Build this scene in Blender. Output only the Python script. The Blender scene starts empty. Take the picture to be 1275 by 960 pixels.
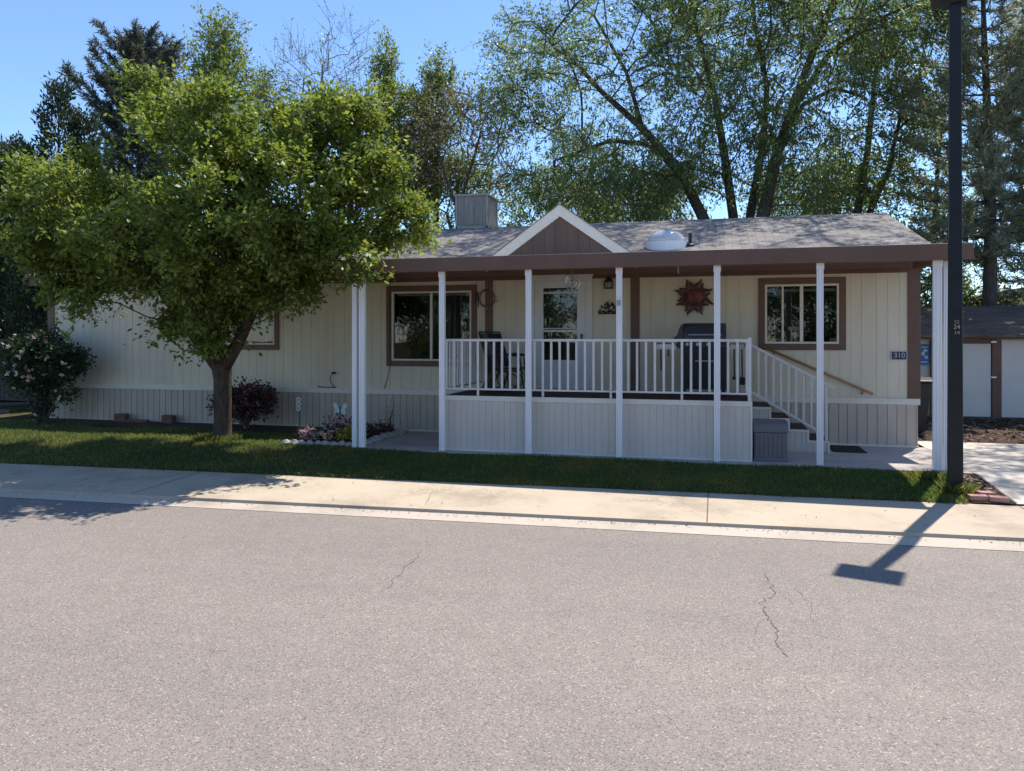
import bpy, math, random
import numpy as np
from mathutils import Vector, Matrix, noise as mnoise

random.seed(7)
C = bpy.context.scene.collection
S = bpy.context.scene
PI = math.pi

# ------------------------------------------------------------------ camera maths
FPX, CX, HY, EYE = 960.0, 637.5, 420.0, 1.8
YAW = math.radians(14.8)
cy_, sy_ = math.cos(YAW), math.sin(YAW)

def at(px, py, v):
    """survey helper: the point of the vertical plane y = v seen at a photo pixel"""
    a = (px - CX) / FPX; b = (HY - py) / FPX; t = v / (a * sy_ + cy_)
    return Vector((t * (a * cy_ - sy_), v, EYE + t * b))

def gr(px, py, z):
    """survey helper: the point of the level plane z seen at a photo pixel"""
    a = (px - CX) / FPX; b = (HY - py) / FPX; t = (z - EYE) / b
    return Vector((t * (a * cy_ - sy_), t * (a * sy_ + cy_), z))

# ------------------------------------------------------------------ materials
def new_mat(name):
    m = bpy.data.materials.new(name); m.use_nodes = True
    nt = m.node_tree
    return m, nt, nt.nodes['Principled BSDF'], nt.nodes['Material Output']

def N(nt, t, **kw):
    n = nt.nodes.new(t)
    for k, v in kw.items():
        if hasattr(n, k): setattr(n, k, v)
        else: n.inputs[k].default_value = v
    return n

def ramp(nt, fac, stops):
    r = nt.nodes.new('ShaderNodeValToRGB')
    e = r.color_ramp.elements
    while len(e) < len(stops): e.new(0.5)
    for i, (p, c) in enumerate(stops):
        e[i].position = p; e[i].color = (*c, 1) if len(c) == 3 else c
    nt.links.new(fac, r.inputs[0])
    return r

def noise(nt, scale, detail=4, rough=0.6, vec=None, stretch=None):
    n = nt.nodes.new('ShaderNodeTexNoise')
    n.inputs['Scale'].default_value = scale; n.inputs['Detail'].default_value = detail
    n.inputs['Roughness'].default_value = rough
    tc = nt.nodes.new('ShaderNodeTexCoord')
    src = tc.outputs['Object']
    if stretch:
        mp = nt.nodes.new('ShaderNodeMapping'); mp.inputs['Scale'].default_value = stretch
        nt.links.new(src, mp.inputs['Vector']); src = mp.outputs['Vector']
    nt.links.new(src, n.inputs['Vector'])
    return n

def mixc(nt, fac, a, b, mode='MIX'):
    m = nt.nodes.new('ShaderNodeMix'); m.data_type = 'RGBA'; m.blend_type = mode
    if isinstance(fac, (int, float)): m.inputs[0].default_value = fac
    else: nt.links.new(fac, m.inputs[0])
    for i, c in ((6, a), (7, b)):
        if isinstance(c, tuple): m.inputs[i].default_value = (*c[:3], 1)
        else: nt.links.new(c, m.inputs[i])
    return m.outputs[2]

def bump(nt, bsdf, h, strength=0.3, dist=0.01):
    b = nt.nodes.new('ShaderNodeBump'); b.inputs['Strength'].default_value = strength
    b.inputs['Distance'].default_value = dist
    nt.links.new(h, b.inputs['Height']); nt.links.new(b.outputs[0], bsdf.inputs['Normal'])

def paint(name, col, rough=0.6, var=0.12, scale=3.0, stretch=None, metal=0.0, spec=0.3, bmp=0.15, fine=60.0):
    """painted / plain surface with blotches of wear and a faint surface texture"""
    m, nt, b, o = new_mat(name)
    n1 = noise(nt, scale, 5, 0.65, stretch=stretch)
    dk = tuple(c * (1 - var) for c in col); lt = tuple(min(1, c * (1 + var)) for c in col)
    r = ramp(nt, n1.outputs['Fac'], [(0.3, dk), (0.7, lt)])
    nt.links.new(r.outputs[0], b.inputs['Base Color'])
    b.inputs['Roughness'].default_value = rough; b.inputs['Metallic'].default_value = metal
    b.inputs['Specular IOR Level'].default_value = spec
    if bmp:
        n2 = noise(nt, fine, 3, 0.6)
        bump(nt, b, n2.outputs['Fac'], bmp, 0.004)
    return m

M = {}
M['siding'] = paint('cream_siding', (0.67, 0.60, 0.455), 0.62, 0.10, 1.1, (1, 1, 0.35))
M['skirt'] = paint('beige_skirting', (0.52, 0.44, 0.355), 0.65, 0.10, 2.0, (1.5, 1, 0.4))
M['deckskirt'] = paint('greige_deck_skirting', (0.60, 0.535, 0.47), 0.6, 0.07, 2.0, (1.5, 1, 0.4))
M['trimcream'] = paint('cream_trim', (0.72, 0.67, 0.57), 0.55, 0.06)
M['brown'] = paint('brown_trim', (0.152, 0.086, 0.062), 0.5, 0.13, 2.5)
M['browngable'] = paint('brown_gable_siding', (0.12, 0.082, 0.068), 0.6, 0.12, 2.0, (3, 1, 0.5))
M['white'] = paint('white_aluminium', (0.80, 0.80, 0.80), 0.42, 0.05, 4.0, (2, 2, 0.3))
M['rail'] = paint('off_white_rail', (0.66, 0.63, 0.585), 0.5, 0.08, 5)
M['whitedoor'] = paint('white_door', (0.70, 0.70, 0.68), 0.45, 0.04)
M['gablewhite'] = paint('white_gable_board', (0.66, 0.64, 0.60), 0.55, 0.06)
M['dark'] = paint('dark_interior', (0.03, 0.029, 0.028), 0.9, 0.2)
M['deckfloor'] = paint('dark_red_deck', (0.075, 0.04, 0.035), 0.75, 0.25, 6)
M['black'] = paint('black_plastic', (0.022, 0.023, 0.026), 0.42, 0.2, 8)
M['grillgrey'] = paint('dark_blue_grey_enamel', (0.045, 0.048, 0.06), 0.35, 0.2, 6)
M['steel'] = paint('brushed_steel', (0.5, 0.5, 0.5), 0.35, 0.1, 8, metal=0.8)
M['box'] = paint('grey_resin', (0.16, 0.15, 0.155), 0.55, 0.10, 6, (1, 1, 4))
M['curtain2'] = paint('off_white_numeral', (0.50, 0.50, 0.50), 0.6, 0.15, 20)
M['wood'] = paint('stained_wood', (0.34, 0.19, 0.09), 0.55, 0.25, 4, (0.6, 8, 8))
M['pole'] = paint('black_pole_paint', (0.010, 0.012, 0.015), 0.5, 0.3, 5, spec=0.35)
M['copper'] = paint('copper_rust', (0.105, 0.050, 0.040), 0.55, 0.55, 9, metal=0.2)
M['copperred'] = paint('red_copper', (0.17, 0.058, 0.044), 0.5, 0.5, 9, metal=0.2)
M['bronze'] = paint('dark_bronze', (0.06, 0.045, 0.032), 0.5, 0.3, 10, metal=0.4)
M['rustblock'] = paint('brown_block', (0.17, 0.085, 0.06), 0.85, 0.3, 12, bmp=0.5)
M['cooler'] = paint('weathered_beige_metal', (0.40, 0.35, 0.30), 0.6, 0.22, 5, (3, 3, 0.5))
M['stone'] = paint('white_edging_stone', (0.40, 0.365, 0.33), 0.85, 0.40, 9, bmp=0.6, fine=30)
M['soil'] = paint('dark_soil', (0.045, 0.032, 0.024), 0.95, 0.5, 14, bmp=0.9, fine=40)
M['mat'] = paint('black_doormat', (0.02, 0.02, 0.021), 0.95, 0.3, 20, bmp=0.7)
M['sheddoor'] = paint('white_shed_door', (0.68, 0.645, 0.585), 0.55, 0.05)
M['shedwall'] = paint('cream_shed_wall', (0.58, 0.54, 0.45), 0.6, 0.08)
M['greenroof'] = paint('green_roofing', (0.20, 0.23, 0.20), 0.8, 0.15, 3)
M['fencewood'] = paint('dark_fence_wood', (0.09, 0.075, 0.06), 0.85, 0.3, 4, (6, 6, 0.5))
M['numberplate'] = paint('slate_blue_plate', (0.06, 0.066, 0.085), 0.5, 0.2, 20)
M['numeral'] = paint('white_numeral', (0.75, 0.75, 0.74), 0.5, 0.03)
M['goldnum'] = paint('pale_yellow_numeral', (0.40, 0.35, 0.24), 0.6, 0.25)
M['signblue'] = paint('blue_sign', (0.05, 0.16, 0.34), 0.45, 0.3, 14)
M['signlight'] = paint('pale_blue_sign_mark', (0.42, 0.55, 0.68), 0.5, 0.2, 20)
M['teal'] = paint('pale_teal_enamel', (0.50, 0.68, 0.62), 0.4, 0.15, 20)
M['silver'] = paint('silver_blue_metal', (0.55, 0.62, 0.68), 0.25, 0.1, 8, metal=0.9)
M['brick'] = paint('salmon_brick', (0.44, 0.235, 0.19), 0.85, 0.2, 14, bmp=0.6)
M['crack'] = paint('dark_crack_gap', (0.105, 0.09, 0.08), 0.95, 0.3, 20)  # dark colour of the thin crack strips laid on the paving
M['jointgap'] = paint('dark_concrete_joint', (0.10, 0.09, 0.08), 0.95, 0.3, 20)
M['dryleaf'] = paint('dry_leaf', (0.26, 0.19, 0.14), 0.9, 0.4, 30)
M['curtain'] = paint('pale_curtain', (0.35, 0.34, 0.32), 0.9, 0.1, 6)
M['twig'] = paint('grey_brown_twig', (0.15, 0.115, 0.09), 0.9, 0.3, 8)

def bark(name, col, sc=14):
    m, nt, b, o = new_mat(name)
    n1 = noise(nt, sc, 8, 0.7, stretch=(1, 1, 0.28))
    r = ramp(nt, n1.outputs['Fac'], [(0.3, tuple(c * 0.45 for c in col)), (0.55, col), (0.8, tuple(c * 1.6 for c in col))])
    nt.links.new(r.outputs[0], b.inputs['Base Color']); b.inputs['Roughness'].default_value = 0.95
    b.inputs['Specular IOR Level'].default_value = 0.1
    bump(nt, b, n1.outputs['Fac'], 1.0, 0.04)
    return m
M['bark'] = bark('grey_brown_bark', (0.105, 0.078, 0.060))
M['barkdark'] = bark('dark_bark', (0.115, 0.093, 0.077))
M['barkpale'] = bark('pale_bark', (0.22, 0.185, 0.15))

def leaf(name, stops, transl=0.4, rough=0.5):
    """leaf blades: colour varies from leaf to leaf, light passes through"""
    m, nt, b, o = new_mat(name)
    g = nt.nodes.new('ShaderNodeNewGeometry')
    r = ramp(nt, g.outputs['Random Per Island'], stops)
    nt.links.new(r.outputs[0], b.inputs['Base Color'])
    b.inputs['Roughness'].default_value = rough; b.inputs['Specular IOR Level'].default_value = 0.35
    t = nt.nodes.new('ShaderNodeBsdfTranslucent')
    hs = nt.nodes.new('ShaderNodeHueSaturation'); hs.inputs['Value'].default_value = 2.1
    hs.inputs['Hue'].default_value = 0.485; hs.inputs['Saturation'].default_value = 1.08
    nt.links.new(r.outputs[0], hs.inputs['Color']); nt.links.new(hs.outputs[0], t.inputs['Color'])
    mx = nt.nodes.new('ShaderNodeMixShader'); mx.inputs[0].default_value = transl
    nt.links.new(b.outputs[0], mx.inputs[1]); nt.links.new(t.outputs[0], mx.inputs[2])
    nt.links.new(mx.outputs[0], o.inputs['Surface'])
    return m
M['leaf_front'] = leaf('yellow_green_leaf', [(0.0, (0.066, 0.110, 0.020)), (0.5, (0.120, 0.172, 0.030)), (1.0, (0.22, 0.250, 0.055))], 0.34, 0.5)
M['leaf_ash'] = leaf('mid_green_leaf', [(0.0, (0.072, 0.116, 0.042)), (0.5, (0.112, 0.166, 0.058)), (1.0, (0.19, 0.235, 0.10))], 0.52, 0.38)
M['leaf_poplar'] = leaf('olive_green_leaf', [(0.0, (0.07, 0.11, 0.036)), (0.6, (0.115, 0.165, 0.052)), (1.0, (0.18, 0.21, 0.08))], 0.46, 0.4)
M['leaf_brown'] = leaf('brownish_leaf', [(0.0, (0.12, 0.075, 0.04)), (0.35, (0.09, 0.095, 0.035)), (1.0, (0.15, 0.17, 0.07))], 0.35)
M['needle'] = leaf('blue_green_needle', [(0.0, (0.040, 0.058, 0.040)), (0.6, (0.070, 0.090, 0.062)), (1.0, (0.14, 0.12, 0.08))], 0.2, 0.6)
M['needle_olive'] = leaf('olive_needle', [(0.0, (0.11, 0.138, 0.085)), (0.6, (0.19, 0.215, 0.135)), (1.0, (0.29, 0.275, 0.19))], 0.42, 0.6)
M['juniper'] = leaf('dark_juniper_spray', [(0.0, (0.018, 0.032, 0.014)), (0.6, (0.032, 0.052, 0.022)), (1.0, (0.06, 0.075, 0.035))], 0.2, 0.65)
M['wispy'] = leaf('pale_wispy_leaf', [(0.0, (0.22, 0.23, 0.17)), (1.0, (0.34, 0.33, 0.27))], 0.3)
M['leaf_rose'] = leaf('dark_rose_leaf', [(0.0, (0.022, 0.042, 0.018)), (0.7, (0.04, 0.065, 0.028)), (1.0, (0.06, 0.085, 0.04))], 0.3)
M['leaf_red'] = leaf('burgundy_leaf', [(0.0, (0.030, 0.045, 0.024)), (0.45, (0.05, 0.045, 0.032)), (0.6, (0.095, 0.040, 0.042)), (1.0, (0.17, 0.075, 0.072))], 0.3)
M['grassblade'] = leaf('grass_blade', [(0.0, (0.052, 0.078, 0.022)), (0.55, (0.088, 0.130, 0.032)), (0.85, (0.13, 0.17, 0.048)), (1.0, (0.25, 0.21, 0.12))], 0.48)
M['petalpink'] = leaf('pink_petal', [(0.0, (0.40, 0.20, 0.27)), (1.0, (0.60, 0.42, 0.47))], 0.3)
M['petalwhite'] = leaf('pale_pink_petal', [(0.0, (0.70, 0.48, 0.38)), (1.0, (0.80, 0.70, 0.58))], 0.3)
M['petalyellow'] = leaf('yellow_green_flower', [(0.0, (0.22, 0.20, 0.04)), (1.0, (0.40, 0.34, 0.09))], 0.3)
M['petaldarkpink'] = leaf('dusky_pink_petal', [(0.0, (0.32, 0.08, 0.13)), (1.0, (0.45, 0.18, 0.22))], 0.3)

def mk_glass():
    m, nt, b, o = new_mat('window_glass')
    tr = nt.nodes.new('ShaderNodeBsdfTransparent'); tr.inputs[0].default_value = (0.72, 0.76, 0.74, 1)
    gl = nt.nodes.new('ShaderNodeBsdfGlossy'); gl.inputs['Roughness'].default_value = 0.015
    gl.inputs['Color'].default_value = (1, 1, 1, 1)
    fr = nt.nodes.new('ShaderNodeFresnel'); fr.inputs['IOR'].default_value = 1.6
    mx = nt.nodes.new('ShaderNodeMixShader')
    n = noise(nt, 1.6, 2, 0.5); bb = nt.nodes.new('ShaderNodeBump'); bb.inputs['Strength'].default_value = 0.05
    bb.inputs['Distance'].default_value = 0.02
    nt.links.new(n.outputs['Fac'], bb.inputs['Height']); nt.links.new(bb.outputs[0], gl.inputs['Normal'])
    nt.links.new(fr.outputs[0], mx.inputs[0]); nt.links.new(tr.outputs[0], mx.inputs[1]); nt.links.new(gl.outputs[0], mx.inputs[2])
    nt.links.new(mx.outputs[0], o.inputs['Surface'])
    return m
M['glass'] = mk_glass()
def mk_dome():
    m, nt, b, o = new_mat('clear_acrylic')
    b.inputs['Base Color'].default_value = (0.75, 0.79, 0.82, 1); b.inputs['Roughness'].default_value = 0.08
    b.inputs['Transmission Weight'].default_value = 0.35; b.inputs['IOR'].default_value = 1.2
    b.inputs['Specular IOR Level'].default_value = 0.8
    return m
M['dome'] = mk_dome()

def mk_road():
    m, nt, b, o = new_mat('aged_asphalt')
    big = noise(nt, 0.35, 4, 0.6, stretch=(0.5, 1, 1)); mid = noise(nt, 5, 5, 0.7)
    r1 = ramp(nt, big.outputs['Fac'], [(0.3, (0.236, 0.202, 0.179)), (0.7, (0.260, 0.221, 0.195))])
    r2 = ramp(nt, mid.outputs['Fac'], [(0.3, (0.93, 0.93, 0.93)), (0.7, (1.05, 1.05, 1.05))])
    c1 = mixc(nt, 1.0, r1.outputs[0], r2.outputs[0], 'MULTIPLY')
    tc = nt.nodes.new('ShaderNodeTexCoord')
    v = nt.nodes.new('ShaderNodeTexVoronoi'); v.inputs['Scale'].default_value = 120
    nt.links.new(tc.outputs['Object'], v.inputs['Vector'])
    sep = nt.nodes.new('ShaderNodeSeparateColor'); nt.links.new(v.outputs['Color'], sep.inputs[0])
    rs = ramp(nt, sep.outputs[0], [(0.0, (0.52, 0.51, 0.51)), (0.18, (0.82, 0.82, 0.82)), (0.45, (0.97, 0.97, 0.97)), (0.86, (1.05, 1.045, 1.04)), (0.96, (1.30, 1.28, 1.25)), (1.0, (1.95, 1.9, 1.85))])
    c2 = mixc(nt, 1.0, c1, rs.outputs[0], 'MULTIPLY')
    fn = noise(nt, 260, 3, 0.7)
    rf = ramp(nt, fn.outputs['Fac'], [(0.3, (0.72, 0.72, 0.72)), (0.7, (1.22, 1.22, 1.22))])
    c3 = mixc(nt, 1.0, c2, rf.outputs[0], 'MULTIPLY')
    lane = noise(nt, 1.0, 3, 0.6, stretch=(0.06, 0.75, 1)); rl = ramp(nt, lane.outputs['Fac'], [(0.35, (0.94, 0.945, 0.95)), (0.65, (1.04, 1.035, 1.03))])
    c3 = mixc(nt, 1.0, c3, rl.outputs[0], 'MULTIPLY')
    stn = noise(nt, 0.9, 5, 0.7, stretch=(0.7, 1.3, 1)); rs2 = ramp(nt, stn.outputs['Fac'], [(0.25, (0.88, 0.88, 0.88)), (0.32, (1, 1, 1))])
    c3 = mixc(nt, 1.0, c3, rs2.outputs[0], 'MULTIPLY')
    nt.links.new(c3, b.inputs['Base Color']); b.inputs['Roughness'].default_value = 0.85
    b.inputs['Specular IOR Level'].default_value = 0.25
    bump(nt, b, v.outputs['Distance'], 0.45, 0.003)
    return m
M['road'] = mk_road()

def mk_concrete(name, col, crackle=True):
    m, nt, b, o = new_mat(name)
    big = noise(nt, 0.9, 6, 0.65); fine = noise(nt, 140, 3, 0.7)
    r1 = ramp(nt, big.outputs['Fac'], [(0.28, tuple(c * 0.70 for c in col)), (0.48, col), (0.75, tuple(c * 1.12 for c in col))])
    rf = ramp(nt, fine.outputs['Fac'], [(0.3, (0.82, 0.82, 0.82)), (0.7, (1.14, 1.14, 1.14))])
    c = mixc(nt, 1.0, r1.outputs[0], rf.outputs[0], 'MULTIPLY')
    if crackle:
        wn = noise(nt, 2.2, 6, 0.75)
        st = ramp(nt, wn.outputs['Fac'], [(0.47, (1, 1, 1)), (0.497, (0.74, 0.72, 0.70)), (0.503, (0.74, 0.72, 0.70)), (0.53, (1, 1, 1))])
        mk = noise(nt, 0.7, 2, 0.5)
        mr = ramp(nt, mk.outputs['Fac'], [(0.5, (0, 0, 0)), (0.62, (1, 1, 1))])
        s2 = mixc(nt, mr.outputs[0], (1, 1, 1), st.outputs[0])
        c = mixc(nt, 1.0, c, s2, 'MULTIPLY')
    nt.links.new(c, b.inputs['Base Color']); b.inputs['Roughness'].default_value = 0.9
    b.inputs['Specular IOR Level'].default_value = 0.15
    bump(nt, b, fine.outputs['Fac'], 0.3, 0.004)
    return m
M['walk'] = mk_concrete('tan_sidewalk_concrete', (0.455, 0.375, 0.285))
M['gutter'] = mk_concrete('pale_gutter_concrete', (0.49, 0.415, 0.34), False)
M['slab'] = mk_concrete('grey_patio_concrete', (0.42, 0.37, 0.335), False)
M['drive'] = mk_concrete('pale_driveway_concrete', (0.52, 0.465, 0.395))

def mk_shingle(name, a, b_, c_):
    m, nt, b, o = new_mat(name)
    tc = nt.nodes.new('ShaderNodeTexCoord')
    br = nt.nodes.new('ShaderNodeTexBrick')
    br.inputs['Scale'].default_value = 1.0; br.inputs['Brick Width'].default_value = 0.30; br.inputs['Row Height'].default_value = 0.135
    br.inputs['Mortar Size'].default_value = 0.006; br.inputs['Bias'].default_value = 0.0
    br.inputs['Color1'].default_value = (*a, 1); br.inputs['Color2'].default_value = (*b_, 1); br.inputs['Mortar'].default_value = (*c_, 1)
    nt.links.new(tc.outputs['Object'], br.inputs['Vector'])
    n = noise(nt, 1.2, 5, 0.7); r = ramp(nt, n.outputs['Fac'], [(0.3, (0.78, 0.78, 0.78)), (0.7, (1.2, 1.2, 1.2))])
    f = noise(nt, 90, 2, 0.6); rf = ramp(nt, f.outputs['Fac'], [(0.3, (0.72, 0.72, 0.72)), (0.7, (1.25, 1.25, 1.25))])
    c = mixc(nt, 1.0, br.outputs['Color'], r.outputs[0], 'MULTIPLY'); c = mixc(nt, 1.0, c, rf.outputs[0], 'MULTIPLY')
    nt.links.new(c, b.inputs['Base Color']); b.inputs['Roughness'].default_value = 0.95; b.inputs['Specular IOR Level'].default_value = 0.1
    bump(nt, b, br.outputs['Fac'], -1.0, 0.02)
    return m
M['shingle'] = mk_shingle('weathered_grey_shingle', (0.285, 0.258, 0.243), (0.215, 0.194, 0.182), (0.10, 0.09, 0.084))
M['shingledark'] = mk_shingle('dark_brown_shingle', (0.19, 0.138, 0.108), (0.13, 0.097, 0.078), (0.05, 0.04, 0.034))

def mk_ground(name, stops, sc):
    m, nt, b, o = new_mat(name)
    n = noise(nt, sc, 8, 0.7); r = ramp(nt, n.outputs['Fac'], stops)
    nt.links.new(r.outputs[0], b.inputs['Base Color']); b.inputs['Roughness'].default_value = 1.0
    b.inputs['Specular IOR Level'].default_value = 0.0
    bump(nt, b, n.outputs['Fac'], 0.8, 0.03)
    return m
M['ground'] = mk_ground('dry_ground', [(0.3, (0.06, 0.05, 0.036)), (0.6, (0.10, 0.085, 0.06)), (0.8, (0.06, 0.075, 0.03))], 2.0)
M['turf'] = mk_ground('turf_soil', [(0.3, (0.050, 0.045, 0.024)), (0.7, (0.095, 0.085, 0.045))], 9)
M['mulch'] = mk_ground('bark_mulch', [(0.35, (0.040, 0.026, 0.020)), (0.55, (0.095, 0.062, 0.048)), (0.78, (0.18, 0.125, 0.10))], 18)

# ------------------------------------------------------------------ mesh builder
class MB:
    def __init__(self):
        self.v = []; self.f = []; self.mi = []; self.m = 0
    def _add(self, vs, fs):
        o = len(self.v); self.v += [tuple(p) for p in vs]
        for f in fs: self.f.append([i + o for i in f]); self.mi.append(self.m)
    def box(self, x0, x1, y0, y1, z0, z1):
        self._add([(x0, y0, z0), (x1, y0, z0), (x1, y1, z0), (x0, y1, z0), (x0, y0, z1), (x1, y0, z1), (x1, y1, z1), (x0, y1, z1)],
                  [(0, 3, 2, 1), (4, 5, 6, 7), (0, 1, 5, 4), (1, 2, 6, 5), (2, 3, 7, 6), (3, 0, 4, 7)])
        return self
    def beam(self, p, q, w, h, up=(0, 0, 1)):
        p = Vector(p); q = Vector(q); d = (q - p).normalized(); s = d.cross(Vector(up)).normalized(); u = s.cross(d)
        vs = [e + s * a * w / 2 + u * b * h / 2 for e in (p, q) for a, b in ((-1, -1), (1, -1), (1, 1), (-1, 1))]
        self._add(vs, [(0, 1, 2, 3), (7, 6, 5, 4), (0, 4, 5, 1), (1, 5, 6, 2), (2, 6, 7, 3), (3, 7, 4, 0)])
        return self
    def quad(self, *ps):
        self._add(ps, [tuple(range(len(ps)))]); return self
    def prism(self, pts, axis, a, b):
        """extrude a polygon given in the other two axes from a to b along axis"""
        def mk(p, t):
            if axis == 'x': return (t, p[0], p[1])
            if axis == 'y': return (p[0], t, p[1])
            return (p[0], p[1], t)
        n = len(pts)
        self._add([mk(p, a) for p in pts] + [mk(p, b) for p in pts],
                  [tuple(range(n))[::-1], tuple(range(n, 2 * n))] + [(i, (i + 1) % n, n + (i + 1) % n, n + i) for i in range(n)])
        return self
    def tube(self, pts, rad, n=8, cap=True):
        pts = [Vector(p) for p in pts]
        if not hasattr(rad, '__len__'): rad = [rad] * len(pts)
        rings = []; ref = None
        for i, p in enumerate(pts):
            d = (pts[min(i + 1, len(pts) - 1)] - pts[max(i - 1, 0)]).normalized()
            if ref is None: ref = Vector((1, 0, 0)) if abs(d.x) < 0.8 else Vector((0, 1, 0))
            s = d.cross(ref).normalized(); ref = s.cross(d).normalized()
            rings.append([p + (s * math.cos(2 * PI * k / n) + ref * math.sin(2 * PI * k / n)) * rad[i] for k in range(n)])
        vs = [q for r in rings for q in r]; fs = []
        for i in range(len(pts) - 1):
            for k in range(n):
                fs.append((i * n + k, i * n + (k + 1) % n, (i + 1) * n + (k + 1) % n, (i + 1) * n + k))
        if cap: fs += [tuple(range(n))[::-1], tuple(range((len(pts) - 1) * n, len(pts) * n))]
        self._add(vs, fs); return self
    def lathe(self, prof, c=(0, 0, 0), n=16, sy=1.0):
        vs = [(c[0] + r * math.cos(2 * PI * k / n), c[1] + sy * r * math.sin(2 * PI * k / n), c[2] + z) for r, z in prof for k in range(n)]
        fs = []
        for i in range(len(prof) - 1):
            for k in range(n): fs.append((i * n + k, i * n + (k + 1) % n, (i + 1) * n + (k + 1) % n, (i + 1) * n + k))
        fs += [tuple(range(n))[::-1], tuple(range((len(prof) - 1) * n, len(prof) * n))]
        self._add(vs, fs); return self
    def build(self, name, mat, parent=None, bevel=0.0, smooth=False, base=None):
        org = base if base is not None else (root_loc(parent) if parent else Vector((0, 0, 0)))
        org = Vector(org)
        me = bpy.data.meshes.new(name)
        me.from_pydata([tuple(Vector(p) - org) for p in self.v], [], self.f)
        mats = mat if isinstance(mat, (list, tuple)) else [mat]
        for m in mats: me.materials.append(m)
        if len(mats) > 1: me.polygons.foreach_set('material_index', self.mi)
        if smooth: me.polygons.foreach_set('use_smooth', [True] * len(me.polygons))
        me.update()
        o = bpy.data.objects.new(name, me); C.objects.link(o)
        if parent: o.parent = parent
        else: o.location = org
        if bevel:
            b = o.modifiers.new('bevel', 'BEVEL'); b.width = bevel; b.segments = 2; b.limit_method = 'ANGLE'
        return o

def root_loc(o):
    while o.parent: o = o.parent
    return Vector(o.location)

def tag(o, label, cat, group=None):
    o['label'] = label; o['category'] = cat
    if group: o['group'] = group
    return o

def thing(name, label, cat, loc=(0, 0, 0), group=None):
    o = bpy.data.objects.new(name, None); C.objects.link(o); o.location = loc; o.empty_display_size = 0.2
    return tag(o, label, cat, group)

def struct(name, mb, mat, kind='structure', **kw):
    o = mb.build(name, mat, **kw); o['kind'] = kind
    return o

def copy_tree(o, parent=None):
    c = o.copy(); C.objects.link(c)
    if parent: c.parent = parent
    for ch in [x for x in bpy.data.objects if x.parent == o]: copy_tree(ch, c)
    return c

def np_mesh(name, verts, faces_n, mat, parent=None, base=None):
    """verts (n,3) laid out face after face, each face with faces_n corners"""
    org = base if base is not None else (root_loc(parent) if parent else (0, 0, 0))
    v = np.asarray(verts, np.float32).reshape(-1, 3) - np.asarray(org, np.float32)
    nv = len(v); nf = nv // faces_n
    me = bpy.data.meshes.new(name)
    me.vertices.add(nv); me.vertices.foreach_set('co', v.ravel())
    me.loops.add(nv); me.loops.foreach_set('vertex_index', np.arange(nv, dtype=np.int32))
    me.polygons.add(nf); me.polygons.foreach_set('loop_start', np.arange(0, nv, faces_n, dtype=np.int32))
    me.materials.append(mat); me.update(calc_edges=True)
    o = bpy.data.objects.new(name, me); C.objects.link(o)
    if parent: o.parent = parent
    else: o.location = org
    return o

def text_mesh(txt, size, extrude=0.004):
    cu = bpy.data.curves.new('lettering', 'FONT'); cu.body = txt; cu.size = size; cu.extrude = extrude
    cu.align_x = 'CENTER'; cu.align_y = 'CENTER'
    o = bpy.data.objects.new('lettering', cu)
    me = bpy.data.meshes.new_from_object(o)
    bpy.data.objects.remove(o); bpy.data.curves.remove(cu)
    return me

def add_text(txt, size, pos, mat, parent, name='numerals', bold=0.0, sx=1.0):
    me = text_mesh(txt, size)
    me.materials.clear(); me.materials.append(mat)
    me.transform(Matrix.Translation(Vector(pos) - root_loc(parent)) @ Matrix.Rotation(PI / 2, 4, 'X') @ Matrix.Diagonal((sx, 1, 1, 1)))
    o = bpy.data.objects.new(name, me); C.objects.link(o); o.parent = parent
    return o

# ------------------------------------------------------------------ plants
def unit(a): return a / np.maximum(np.linalg.norm(a, axis=-1, keepdims=True), 1e-6)

def leaf_quads(rng, pos, d, length, width, upbias=0.5, fold=0.0):
    """one diamond-shaped blade per row of pos, pointing along d"""
    n = len(pos)
    nrm = unit(rng.normal(size=(n, 3)) + np.array([0, 0, upbias * 1.6]))
    side = unit(np.cross(d, nrm)); L = (length * rng.uniform(0.65, 1.25, (n, 1))); Wd = width * L / length
    mid = pos + d * L * 0.45
    v = np.stack([pos, mid + side * Wd / 2, pos + d * L, mid - side * Wd / 2], 1)
    return v

def crown_points(rng, env, spacing):
    pts = []
    for (cx, cy, cz, rx, ry, rz, n, lo) in env:
        k = 0; tries = 0
        while k < n and tries < n * 30:
            tries += 1
            d = rng.normal(size=3); d /= np.linalg.norm(d)
            r = lo + (1 - lo) * rng.uniform() ** 0.6
            p = np.array([cx + d[0] * rx * r, cy + d[1] * ry * r, cz + d[2] * rz * r])
            if pts and np.min(np.linalg.norm(np.array(pts) - p, axis=1)) < spacing * (0.35 if tries > n * 15 else 1): continue
            pts.append(p); k += 1
    return np.array(pts)

def in_house(p):
    u, v, z = p[..., 0], p[..., 1], p[..., 2]
    roof = np.where(v < 17.83, 3.22 + 0.3 * (v - 13.6), 3.22 + 0.3 * (22.06 - v))
    return (u > -14.8) & (u < 3.7) & (v > 13.35) & (v < 22.2) & (z < roof + 0.08) | ((u > -6.1) & (u < 3.4) & (v > 11.1) & (v < 14) & (z < 3.2))

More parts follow.
